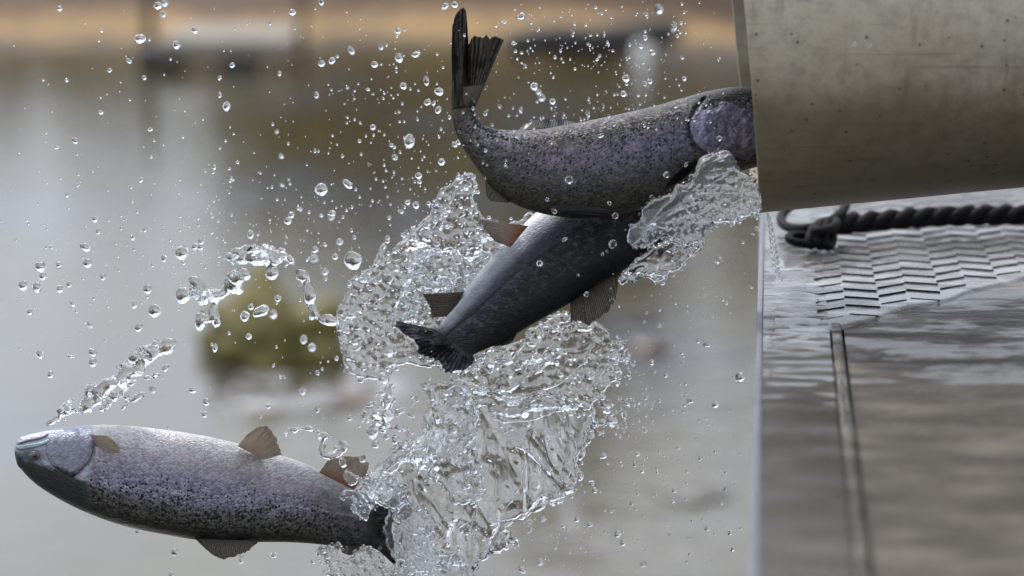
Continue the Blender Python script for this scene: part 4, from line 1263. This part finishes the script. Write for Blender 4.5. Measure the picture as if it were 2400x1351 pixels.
# great lower sheet
S3 = [(1070, 892), (1130, 905), (1200, 925), (1260, 915), (1330, 935), (1388, 950), (1396, 990), (1372, 1040), (1345, 1080), (1352, 1120), (1335, 1150), (1290, 1175), (1235, 1205), (1178, 1232), (1150, 1285), (1105, 1330), (1085, 1380),
      (930, 1385), (925, 1330), (905, 1260), (900, 1200), (862, 1165), (850, 1140), (885, 1095), (925, 1062), (965, 1035), (992, 1000), (1000, 955), (1035, 912)]
o = splash_sheet('splash', S3, lambda X, Y: 0.035 - 0.03 * np.sin((Y - 900) / 300) + 0.02 * np.cos(X / 80), M_SHEET, seed=33, step=2.8, edge=10, escale=24, bub=(200, 4, 11), rip=(0.013, 74, 1.0, 3.2), quiet=.15, wav=0.03, rim=5, beads=240, torn=0.0, strands_=[[(1042, 912), (1060, 960), (1098, 1030), (1122, 1085), (1142, 1120)], [(1052, 940), (1048, 1000), (1012, 1070), (998, 1150)], [(1100, 1060), (1106, 1120), (1118, 1190), (1096, 1260)], [(1300, 960), (1335, 1010), (1352, 1060), (1330, 1120)], [(1070, 905), (1110, 912), (1160, 918), (1215, 900)], [(1120, 960), (1180, 990), (1250, 985), (1320, 960)], [(1020, 1270), (1070, 1240), (1110, 1215)], [(1200, 1000), (1230, 1060), (1220, 1140), (1180, 1200)]])
tag(o, 'great glassy water sheet between the middle and lowest trout', 'splash')
S3b = [(1000, 905), (1060, 893), (1110, 930), (1120, 1000), (1090, 1060), (1130, 1110), (1120, 1170), (1060, 1180), (1010, 1120), (960, 1090), (900, 1120), (880, 1100), (930, 1050), (990, 1010)]
o = splash_sheet('splash', S3b, -0.01, M_SHEET, seed=43, step=2.6, edge=11, escale=20, bub=(120, 4, 10), rip=(0.009, 55, 1.1, 3.4), quiet=.25, wav=0.015, rim=5, beads=160, torn=.0, strands_=[[(868, 1142), (920, 1092), (972, 1052), (1004, 1044)], [(1010, 1000), (1000, 1060), (975, 1120)], [(1040, 920), (1075, 900), (1110, 925)]])
tag(o, 'folded water curtain on the left half of the great lower sheet', 'splash')
# froth at the bottom edge
S4 = [(742, 1290), (790, 1288), (820, 1304), (856, 1284), (890, 1290), (925, 1330), (975, 1320), (1010, 1300), (1060, 1290), (1090, 1320), (1100, 1390), (760, 1390), (772, 1330)]
o = splash_sheet('splash', S4, 0.0, M_FOAM, seed=53, step=2.8, edge=12, escale=14, bub=(700, 4, 12), rip=(0.006, 24, 0, 1), wav=0.015, rim=4, beads=320)
tag(o, 'frothy splash under the tail of the lowest trout', 'splash')
# over the peduncle of the lowest trout
S5 = [(846, 1118), (874, 1128), (915, 1120), (940, 1150), (955, 1175), (915, 1190), (890, 1172), (868, 1190), (858, 1215), (838, 1200), (826, 1165), (806, 1160), (806, 1146), (832, 1142)]
o = splash_sheet('splash', S5, lambda X, Y: -0.055 + 0.0002 * (X - 840), M_FOAM, seed=63, step=2.4, edge=7, escale=14, bub=(160, 4, 10), rip=(0.006, 24, 1, 1.5), wav=0.006, rim=4, beads=90)
tag(o, 'small milky splash wrapping the tail root of the lowest trout', 'splash')
S5b = [(930, 1190), (975, 1178), (1010, 1210), (1030, 1270), (1020, 1330), (970, 1345), (935, 1310), (922, 1250)]
o = splash_sheet('splash', S5b, -0.04, M_FOAM, seed=67, step=2.6, edge=9, escale=16, bub=(200, 4, 12), rip=(0.009, 26, 1, 1.8), wav=0.01, rim=4, beads=120, torn=-.02)
tag(o, 'milky splash veiling the tail fin of the lowest trout', 'splash')
# water gushing from the pipe mouth
S6 = [(1640, 372), (1668, 356), (1702, 352), (1722, 372), (1735, 400), (1757, 412), (1776, 440), (1780, 500), (1752, 512), (1700, 522), (1655, 540), (1652, 562), (1600, 590), (1590, 560), (1560, 556), (1530, 566), (1492, 580), (1470, 566), (1476, 540), (1500, 518),
      (1508, 485), (1540, 462), (1572, 452), (1584, 430), (1612, 428), (1630, 402)]
o = splash_sheet('water_gush', S6, lambda X, Y: -0.075 + 0.0001 * (1775 - X) - 0.000 * Y, M_GUSH, seed=73, step=2.4, edge=5, escale=20, bub=(480, 3, 9), rip=(0.008, 40, -.45, 2.6), wav=0.012, rim=6, thick=.004, quiet=.7, beads=330, strands_=[[(1770, 440), (1700, 450), (1620, 470), (1550, 505), (1500, 550)], [(1740, 410), (1690, 420), (1640, 450), (1590, 470)], [(1760, 490), (1700, 500), (1640, 500), (1580, 530)]])
tag(o, 'grey water gushing from the pipe mouth over the upper trout', 'splash')
S7 = [(1448, 655), (1490, 612), (1545, 575), (1590, 565), (1640, 552), (1648, 578), (1618, 600), (1590, 624), (1552, 655), (1520, 652), (1480, 660)]
o = splash_sheet('splash', S7, 0.03, M_SHEET, seed=83, step=2.6, edge=8, escale=22, bub=(60, 3, 9), rip=(0.011, 34, -.6, 2), wav=0.012, rim=5, beads=40, strands_=[[(1640, 575), (1600, 600), (1560, 640), (1530, 652)]])
tag(o, 'thin see-through water flap below the pipe gush', 'splash')
# threads and beaded clumps
Bz = []
Bz += clump(590, 600, 60, 24, 46, 4, 13, 0, 1) + clump(640, 598, 50, 22, 34, 4, 10, 0, 2) + strand([(650, 592), (672, 600), (690, 622), (700, 640)], 6, 4, seed=3)
Bz += [(710, 645, 0, 12), (715, 655, 0, 10)] + strand([(712, 655), (722, 680)], 5, 8, seed=4) + [(727, 690, 0, 14), (725, 700, 0, 12), (724, 710, 0, 8)]
Bz += strand([(726, 712), (740, 740), (762, 752), (790, 756)], 5, 10, seed=5)
Bz += strand([(632, 600), (640, 640), (634, 650)], 8, 12, seed=6) + clump(610, 605, 110, 40, 50, 2.5, 6, 0, 61) + clump(740, 700, 40, 90, 30, 2.5, 6, 0, 62)
tag(meta_obj('water_thread', Bz, M_SHEET), 'beaded water thread joining a ragged clump to the bubbly sheet', 'splash')
Bz = [(430, 690, 0, 16), (424, 700, 0, 12), (455, 660, 0, 13), (470, 672, 0, 12)] + clump(480, 695, 36, 18, 26, 5, 12, 0, 7) + strand([(470, 680), (510, 695), (530, 685), (555, 660)], 9, 13, seed=8) + clump(560, 650, 28, 24, 16, 6, 13, 0, 9)
Bz += strand([(500, 700), (503, 735)], 6, 7, seed=10) + [(502, 745, 0, 12), (508, 760, 0, 9)] + strand([(472, 730), (468, 770)], 6, 12, seed=11)
tag(meta_obj('water_clump', Bz, M_SHEET), 'long knobbly water clump left of the bubbly sheet', 'splash')
Bz = []
Bz += strand([(408, 802), (370, 812), (335, 830), (300, 850), (285, 880)], 9, 6, seed=12) + strand([(400, 815), (350, 840), (320, 870), (275, 890), (240, 905)], 8, 9, seed=13)
Bz += clump(350, 825, 60, 22, 46, 3, 9, 0, 14, -.5) + clump(270, 900, 60, 24, 44, 3, 10, 0, 15, -.6) + clump(240, 930, 50, 30, 26, 3, 9, 0, 16)
Bz += strand([(240, 900), (215, 950), (190, 970)], 8, 5, seed=17) + strand([(338, 920), (300, 945), (272, 975)], 5, 3, seed=18) + clump(165, 955, 40, 18, 22, 3, 10, 0, 19, -.7) + strand([(165, 960), (130, 985), (100, 1000)], 6, 3, seed=20) + strand([(205, 905), (208, 940), (180, 968)], 5, 5, seed=21)
Bz += clump(310, 860, 110, 26, 60, 2.5, 6, 0, 51, -.6) + clump(215, 945, 90, 30, 50, 2.5, 6, 0, 52, -.5) + strand([(135, 828), (160, 834), (178, 842)], 3, 3, seed=53) + strand([(345, 925), (315, 935), (285, 960), (262, 980)], 4, 2.5, seed=54) + strand([(250, 905), (232, 925), (240, 950), (262, 940)], 3, 3, seed=55) + strand([(300, 905), (330, 890), (372, 878), (400, 850)], 3, 4, seed=56)
tag(meta_obj('water_streak', Bz, M_SHEET), 'ragged slanting streak of water above the head of the lowest trout', 'splash')
Bz = strand([(655, 1020), (680, 1008), (720, 1004), (750, 1012), (790, 1030), (812, 1045), (800, 1065), (772, 1078), (755, 1066), (757, 1040), (748, 1018)], 4, 5, seed=22) + clump(800, 1050, 22, 20, 14, 3, 7, 0, 23) + clump(660, 1025, 20, 10, 8, 3, 6, 0, 24) + strand([(755, 1072), (790, 1060), (812, 1050)], 5, 4, seed=25) + strand([(800, 1075), (812, 1110), (835, 1130)], 5, 9, -.02, -.05, seed=26)
tag(meta_obj('water_loop', Bz, M_SHEET), 'looping water thread above the back end of the lowest trout', 'splash')
Bz = clump(905, 925, 22, 50, 26, 4, 11, 0, 27) + clump(875, 975, 50, 30, 44, 3, 10, 0, 28) + strand([(912, 900), (905, 950), (890, 990), (872, 1030)], 7, 6, seed=29) + clump(920, 1000, 60, 40, 60, 3, 9, 0, 30) + clump(960, 960, 30, 50, 24, 3, 7, 0, 31)
tag(meta_obj('water_clump', Bz, M_SHEET), 'ragged cluster of water left of the great lower sheet', 'splash')
Bz = clump(1445, 860, 40, 60, 60, 3, 8, 0, 32) + clump(1440, 960, 60, 22, 40, 3, 7, 0, 33) + clump(1420, 1000, 50, 30, 30, 3, 7, 0, 34)
tag(meta_obj('water_cluster', Bz, M_SHEET), 'loose cluster of beads off the right rim of the splash', 'splash')
Bz = strand([(1395, 955), (1392, 1010), (1350, 1085), (1352, 1125), (1300, 1170), (1240, 1202), (1180, 1232), (1150, 1290), (1110, 1335)], 6, 5, .02, 0, .5, seed=35) + clump(1300, 1170, 90, 16, 34, 3, 8, 0, 36, -.4) + clump(1190, 1265, 40, 24, 24, 3, 9, 0, 37) + strand([(1120, 1300), (1160, 1296), (1190, 1270), (1215, 1275), (1245, 1240), (1244, 1225)], 4, 4, seed=38)
tag(meta_obj('rim_splash', Bz, M_SHEET), 'thick beaded rim on the right edge of the great lower sheet', 'splash')
Bz = strand([(1145, 72), (1170, 58), (1205, 44), (1232, 36)], 2.2, 3.6, -.02, -.03, .5, seed=40) + strand([(1176, 94), (1200, 100), (1218, 112)], 3.2, 2.2, -.02, -.02, .5, seed=41) + strand([(1190, 120), (1215, 140), (1240, 165)], 1.8, 1.6, -.02, -.02, .6, seed=42)
tag(meta_obj('water_thread', Bz, M_DROP, 0.0009), 'fine white water threads flicked off the curled tail tip', 'splash')
parts = []
for q in range(3):
    P, R_ = [], []
    for i in range(130):
        t = i / 129
        x = np.interp(t, [0, .2, .45, .7, .92, 1], [1799, 1806, 1812, 1818, 1824, 1832]); y = 500 + 158 * t
        wd_ = np.interp(t, [0, .3, .6, 1], [1.5, 5, 6.5, 3])
        a_ = t * 26 + q * 2.1
        P.append(W(x + wd_ * math.cos(a_), y, D0 + .035 + wd_ * PX * math.sin(a_))); R_.append((1.6 + 1.9 * abs(math.sin(t * 19 + q * 1.7)) * (0.4 + t)) * PX)
    parts.append(tube(P, R_, 12))
v, f = join(parts)
tag(mesh_obj('water_trickle', v, f, M_DROP), 'twisted trickle falling from the pipe lip past the rope eye', 'splash')
Bz = clump(1768, 460, 14, 90, 60, 2.5, 6, -.06, 44) + clump(1722, 524, 16, 16, 8, 3, 7, -.03, 45)
tag(meta_obj('lip_spray', Bz, M_DROP, 0.0010), 'fringe of beads breaking off the lower lip of the pipe', None, kind='stuff')

# ------------------------------------------------------------------ drops
HAND = [(370,14,10),(386,7,9),(383,34,8),(685,30,9),(456,71,8),(328,91,13),(414,106,10),(302,143,7),(544,153,7),(531,250,11),(753,5,8),(754,149,9),(778,143,9),(823,119,9),(893,110,8),(932,73,8),(878,151,9),
(935,136,12),(975,128,10),(1043,16,9),(1066,11,8),(959,332,16),(753,445,17),(815,432,12),(945,202,9),(999,190,10),(1029,215,11),(1002,240,9),(1027,258,9),(742,223,8),(1065,339,8),(1035,380,10),(981,412,9),(975,481,9),
(683,504,9),(779,500,11),(675,518,10),(587,550,10),(222,514,8),(230,543,7),(176,330,9),(133,346,6),(352,304,7),(330,422,7),(237,264,6),(257,165,6),(515,183,6),(515,223,6),(655,173,6),(502,392,6),(659,366,6),(557,381,5),
(200,580,12),(205,618,12),(94,626,14),(100,648,10),(87,674,13),(54,670,13),(137,622,9),(141,678,9),(162,667,8),(241,650,8),(426,592,18),(457,578,9),(470,580,8),(384,606,8),(346,678,12),(363,729,17),(314,715,9),(325,768,11),
(210,761,9),(70,732,8),(574,742,13),(611,731,18),(640,737,11),(588,720,8),(651,700,9),(583,789,8),(712,796,11),(731,815,10),(504,816,9),(827,611,24),(796,567,9),(785,602,8),(738,585,9),(736,607,11),(762,637,9),(777,509,9),
(93,831,11),(118,879,9),(217,826,11),(218,850,11),(451,915,9),(484,942,10),(479,972,8),(709,918,9),(357,914,10),(744,874,8),(744,959,8),(629,953,7),(321,1246,5),(410,1294,9),(565,1310,10),(642,1302,8),(733,1317,6),(402,1348,8),
(1252,203,10),(1262,216,7),(1295,238,8),(1269,230,9),(1544,21,13),(1579,64,10),(1467,184,10),(1461,220,8),(1511,197,8),(1334,422,10),(1562,410,8),(1299,495,7),(1442,506,8),(1428,477,5),(1283,468,5),(1608,386,5),(1685,325,7),
(1569,278,5),(1407,319,6),(1684,610,10),(1742,568,5),(1656,809,8),(1733,885,13),(1676,949,9),(1711,1249,7),(1657,1239,7),(1414,1069,9),(1512,1009,7),(1447,1252,9),(1460,1273,8),(1508,1323,9),(1351,1217,8),(1382,1230,8),(1273,1217,7),
(1223,1336,9),(1265,1317,9),(1301,1280,7),(1360,1117,11),(1240,1226,12),(1188,1269,13),(1393,1149,8),(850,1076,10),(880,1043,10),(995,905,10),(1436,572,11),(1412,596,5),(1422,590,4),(1265,618,8),(1323,562,6),(1460,658,11),(1520,640,6),
(1075,230,5),(1078,85,5),(1545,940,5),(1560,880,6),(1605,950,5),(1590,1050,5),(1640,1075,6),(1527,850,7),(1580,1150,6),(1690,1180,5),(1505,1105,6),(1480,1180,7)]
TITLES = {0: 'left drop of the pair at the top edge of the picture', 5: 'wide flattened drop in front of the distant dock railing end', 8: 'white drop in front of the dark float of the distant dock',
 9: 'tilted oval drop below the distant dock', 21: 'large crescent-lit drop left of the upper trout tail root', 22: 'large hollow-looking drop between the tail and the far dock',
 62: 'fat lumpy drop above the long knobbly water clump', 67: 'broad grey drop below the left end of the knobbly clump', 73: 'longest tilted drop, in front of the mossy rock', 72: 'oval drop beside the tilted one before the mossy rock',
 81: 'largest round drop, touching the left rim of the bubbly sheet', 110: 'pear-shaped drop left of the pipe top', 128: 'speckled drop beside the dock edge', 115: 'bright drop on the flank of the upper trout', 143: 'egg-shaped drop beside the right rim of the lower splash'}
def region(x, y):
    if x > 1775: return 'in front of the pipe' if y < 480 else 'above the wet deck'
    if y < 200:
        if x < 700: return 'in front of the far dock'
        if x < 1060: return 'left of the curled tail fin'
        if x < 1400: return 'right of the curled tail fin'
        return 'before the dark log beside the pipe'
    if y < 300:
        if x < 620: return 'over grey water below the far dock'
        if x < 1060: return 'level with the bend of the upper trout'
        return 'just above the back of the upper trout'
    if y < 520:
        if x < 500: return 'over the pale water at far left'
        if x < 820: return 'over the open water above the beaded thread'
        if x < 1140: return 'above the bubbly water sheet'
        if x < 1775: return 'against the flank of the upper trout'
    if y < 760:
        if x < 380: return 'left of the knobbly water clump'
        if x < 800: return 'around the beaded water thread'
        if x < 1450: return 'before the middle trout'
        return 'between the gush and the dock edge'
    if y < 1000:
        if x < 420: return 'around the slanting streak of water'
        if x < 860: return 'above the lowest trout, below the mossy rock'
        if x < 1400: return 'in front of the lower splash'
        return 'right of the splash, left of the dock'
    if x < 780: return 'around the lowest trout'
    if x < 1350: return 'along the rim of the great lower sheet'
    return 'right of the great lower sheet'

drop_meshes = []
for k in range(7):
    bm = bmesh.new(); bmesh.ops.create_icosphere(bm, subdivisions=3, radius=1)
    for v_ in bm.verts:
        n = v_.co.normalized()
        kk = 1 + 0.16 * mnoise.noise(n * 1.2 + Vector((k * 5, 0, 0))) + (0.10 * mnoise.noise(n * 2.6 + Vector((0, k * 5, 0))) if k > 2 else 0)
        v_.co = n * kk
    me = bpy.data.meshes.new('drop'); bm.to_mesh(me); bm.free()
    me.polygons.foreach_set('use_smooth', [True] * len(me.polygons)); me.materials.append(M_DROP)
    drop_meshes.append(me)
def shape_of(sx, sz, rot):
    if max(sx, sz) / min(sx, sz) < 1.14: return 'round'
    return 'stretched'
def add_drop(x, y, r, d, title=None, el=None):
    o = bpy.data.objects.new('water_drop', random.choice(drop_meshes))
    COL.objects.link(o)
    o.location = W(x, y, D0 + d)
    rr = r * PX * (1 + d / D0) * 0.92
    e = el if el else random.choice((1, 1, 1.06, 1.12, 1.25, 1.4, 1.55, 1.9))
    o.scale = (rr / math.sqrt(e), rr / math.sqrt(e), rr * math.sqrt(e))
    o.rotation_euler = (random.uniform(-.5, .5), random.uniform(-1.4, 1.4), random.uniform(0, 3))
    size = 'big' if r > 11.5 else 'middling' if r > 8.4 else 'small' if r > 5.4 else 'tiny'
    sh = 'round' if e < 1.15 else 'stretched'
    blur = '' if abs(d) < .13 else 'blurred '
    g = f'{size} {blur}{sh} water drops {region(x, y)}'
    tag(o, title or f'{size} {blur}{sh} water drop {region(x, y)}', 'water drop', g)
    return o
for i, (x, y, r) in enumerate(HAND):
    onfish = 1140 < x < 1740 and 280 < y < 660
    d = -0.10 - random.random() * .03 if onfish else random.uniform(-.05, .06) if random.random() < .75 else random.choice((-.24, -.18, .25, .32))
    el = {5: 1.3, 9: 1.35, 73: 1.6, 72: 1.2, 62: 1.15, 128: 1.05, 110: 1.25, 81: 1.04}.get(i)
    o = add_drop(x, y, r, d, TITLES.get(i), el)
    if i == 5: o.rotation_euler = (0, 1.57, 0)
    if i == 73: o.rotation_euler = (0, 1.0, 0)
CL = [(1390, 100, 130, 70, 50), (1600, 120, 90, 80, 18), (1480, 260, 170, 30, 26), (900, 200, 130, 110, 26), (640, 430, 130, 90, 30), (930, 440, 90, 90, 24), (600, 560, 160, 60, 26), (380, 640, 170, 80, 22), (200, 560, 120, 100, 10),
      (1500, 1000, 90, 160, 36), (1330, 1250, 150, 70, 26), (1440, 880, 40, 90, 20), (820, 720, 60, 80, 8), (720, 900, 160, 70, 14), (1130, 340, 120, 60, 10), (150, 760, 90, 60, 6), (1600, 700, 80, 100, 8), (400, 150, 200, 90, 12), (120, 420, 90, 90, 5), (1640, 1150, 80, 150, 16)]
wts = np.array([c[4] for c in CL], float); wts /= wts.sum()
def rand_spot():
    c = CL[rng.choice(len(CL), p=wts)]
    return c[0] + rng.normal() * c[2], c[1] + rng.normal() * c[3]
def bad(x, y):
    return x < 3 or x > 1768 or y < 2 or y > 1348 or (x > 1695 and y < 500)
n_more = 300 - len(HAND) - 2
while n_more > 0:
    x, y = rand_spot()
    if bad(x, y): continue
    r = 4.2 + rng.random() ** 2 * 3.6
    onfish = 1080 < x < 1740 and 210 < y < 700
    d = -0.11 - rng.random() * .05 if onfish else rng.choice([rng.normal() * .05, rng.normal() * .14])
    add_drop(x, y, r, float(np.clip(d, -.35, .4)))
    n_more -= 1
for (x, y) in ((2002, 105), (2038, 105)):
    add_drop(x, y, 5, -0.235)
# drops that read alike are told apart by their place in their own small set
from collections import defaultdict
sets_ = defaultdict(list)
for o in bpy.data.objects:
    if o.name.startswith('water_drop'): sets_[o['label']].append(o)
ORD = ['', '', 'second', 'third', 'fourth', 'fifth', 'sixth', 'seventh', 'eighth', 'ninth', 'tenth', 'eleventh', 'twelfth', 'thirteenth', 'fourteenth', 'fifteenth', 'sixteenth', 'seventeenth', 'eighteenth', 'nineteenth', 'twentieth']
for lab, L_ in sets_.items():
    n_ = len(L_)
    if n_ < 2 or n_ > 20: continue
    L_.sort(key=lambda o: (Vector(o.location) - CAM).dot(RT) / (Vector(o.location) - CAM).dot(FWD))
    for i, o in enumerate(L_):
        if n_ == 2: o['label'] = lab + (', left one of two', ', right one of two')[i]
        elif i == 0: o['label'] = lab + ', leftmost'
        elif i == n_ - 1: o['label'] = lab + ', rightmost'
        else: o['label'] = lab + f', {ORD[i + 1]} from left'
for o in bpy.data.objects:
    if o.name.startswith('water_drop') and len(o['label'].split()) > 16:
        o['label'] = o['label'].replace(' water drop ', ' drop ').replace(' of the ', ' of ').replace(' the ', ' ')
# fine spray, beyond counting
tb = bmesh.new(); bmesh.ops.create_icosphere(tb, subdivisions=1, radius=1)
tv = np.array([v_.co[:] for v_ in tb.verts]); tf = np.array([[v_.index for v_ in f_.verts] for f_ in tb.faces]); tb.free()
SV, SF = [], []; k = 0
while k < 1500:
    x, y = rand_spot()
    if bad(x, y): continue
    r = 1.3 + rng.random() ** 2 * 2.7
    onfish = 1080 < x < 1740 and 210 < y < 700
    d = -0.11 - rng.random() * .05 if onfish else float(np.clip(rng.normal() * .09, -.3, .4))
    c = np.array(W(x, y, D0 + d))
    SV.append(tv * r * PX * np.array([1, 1, rng.choice([1, 1.2, 1.4])]) + c); SF.append(tf + k * len(tv)); k += 1
tag(mesh_obj('fine_spray', np.concatenate(SV), np.concatenate(SF), M_DROP), 'fine spray of specks flung up around the fish', None, kind='stuff')

for o in bpy.data.objects:
    if '_o' in o: del o['_o']
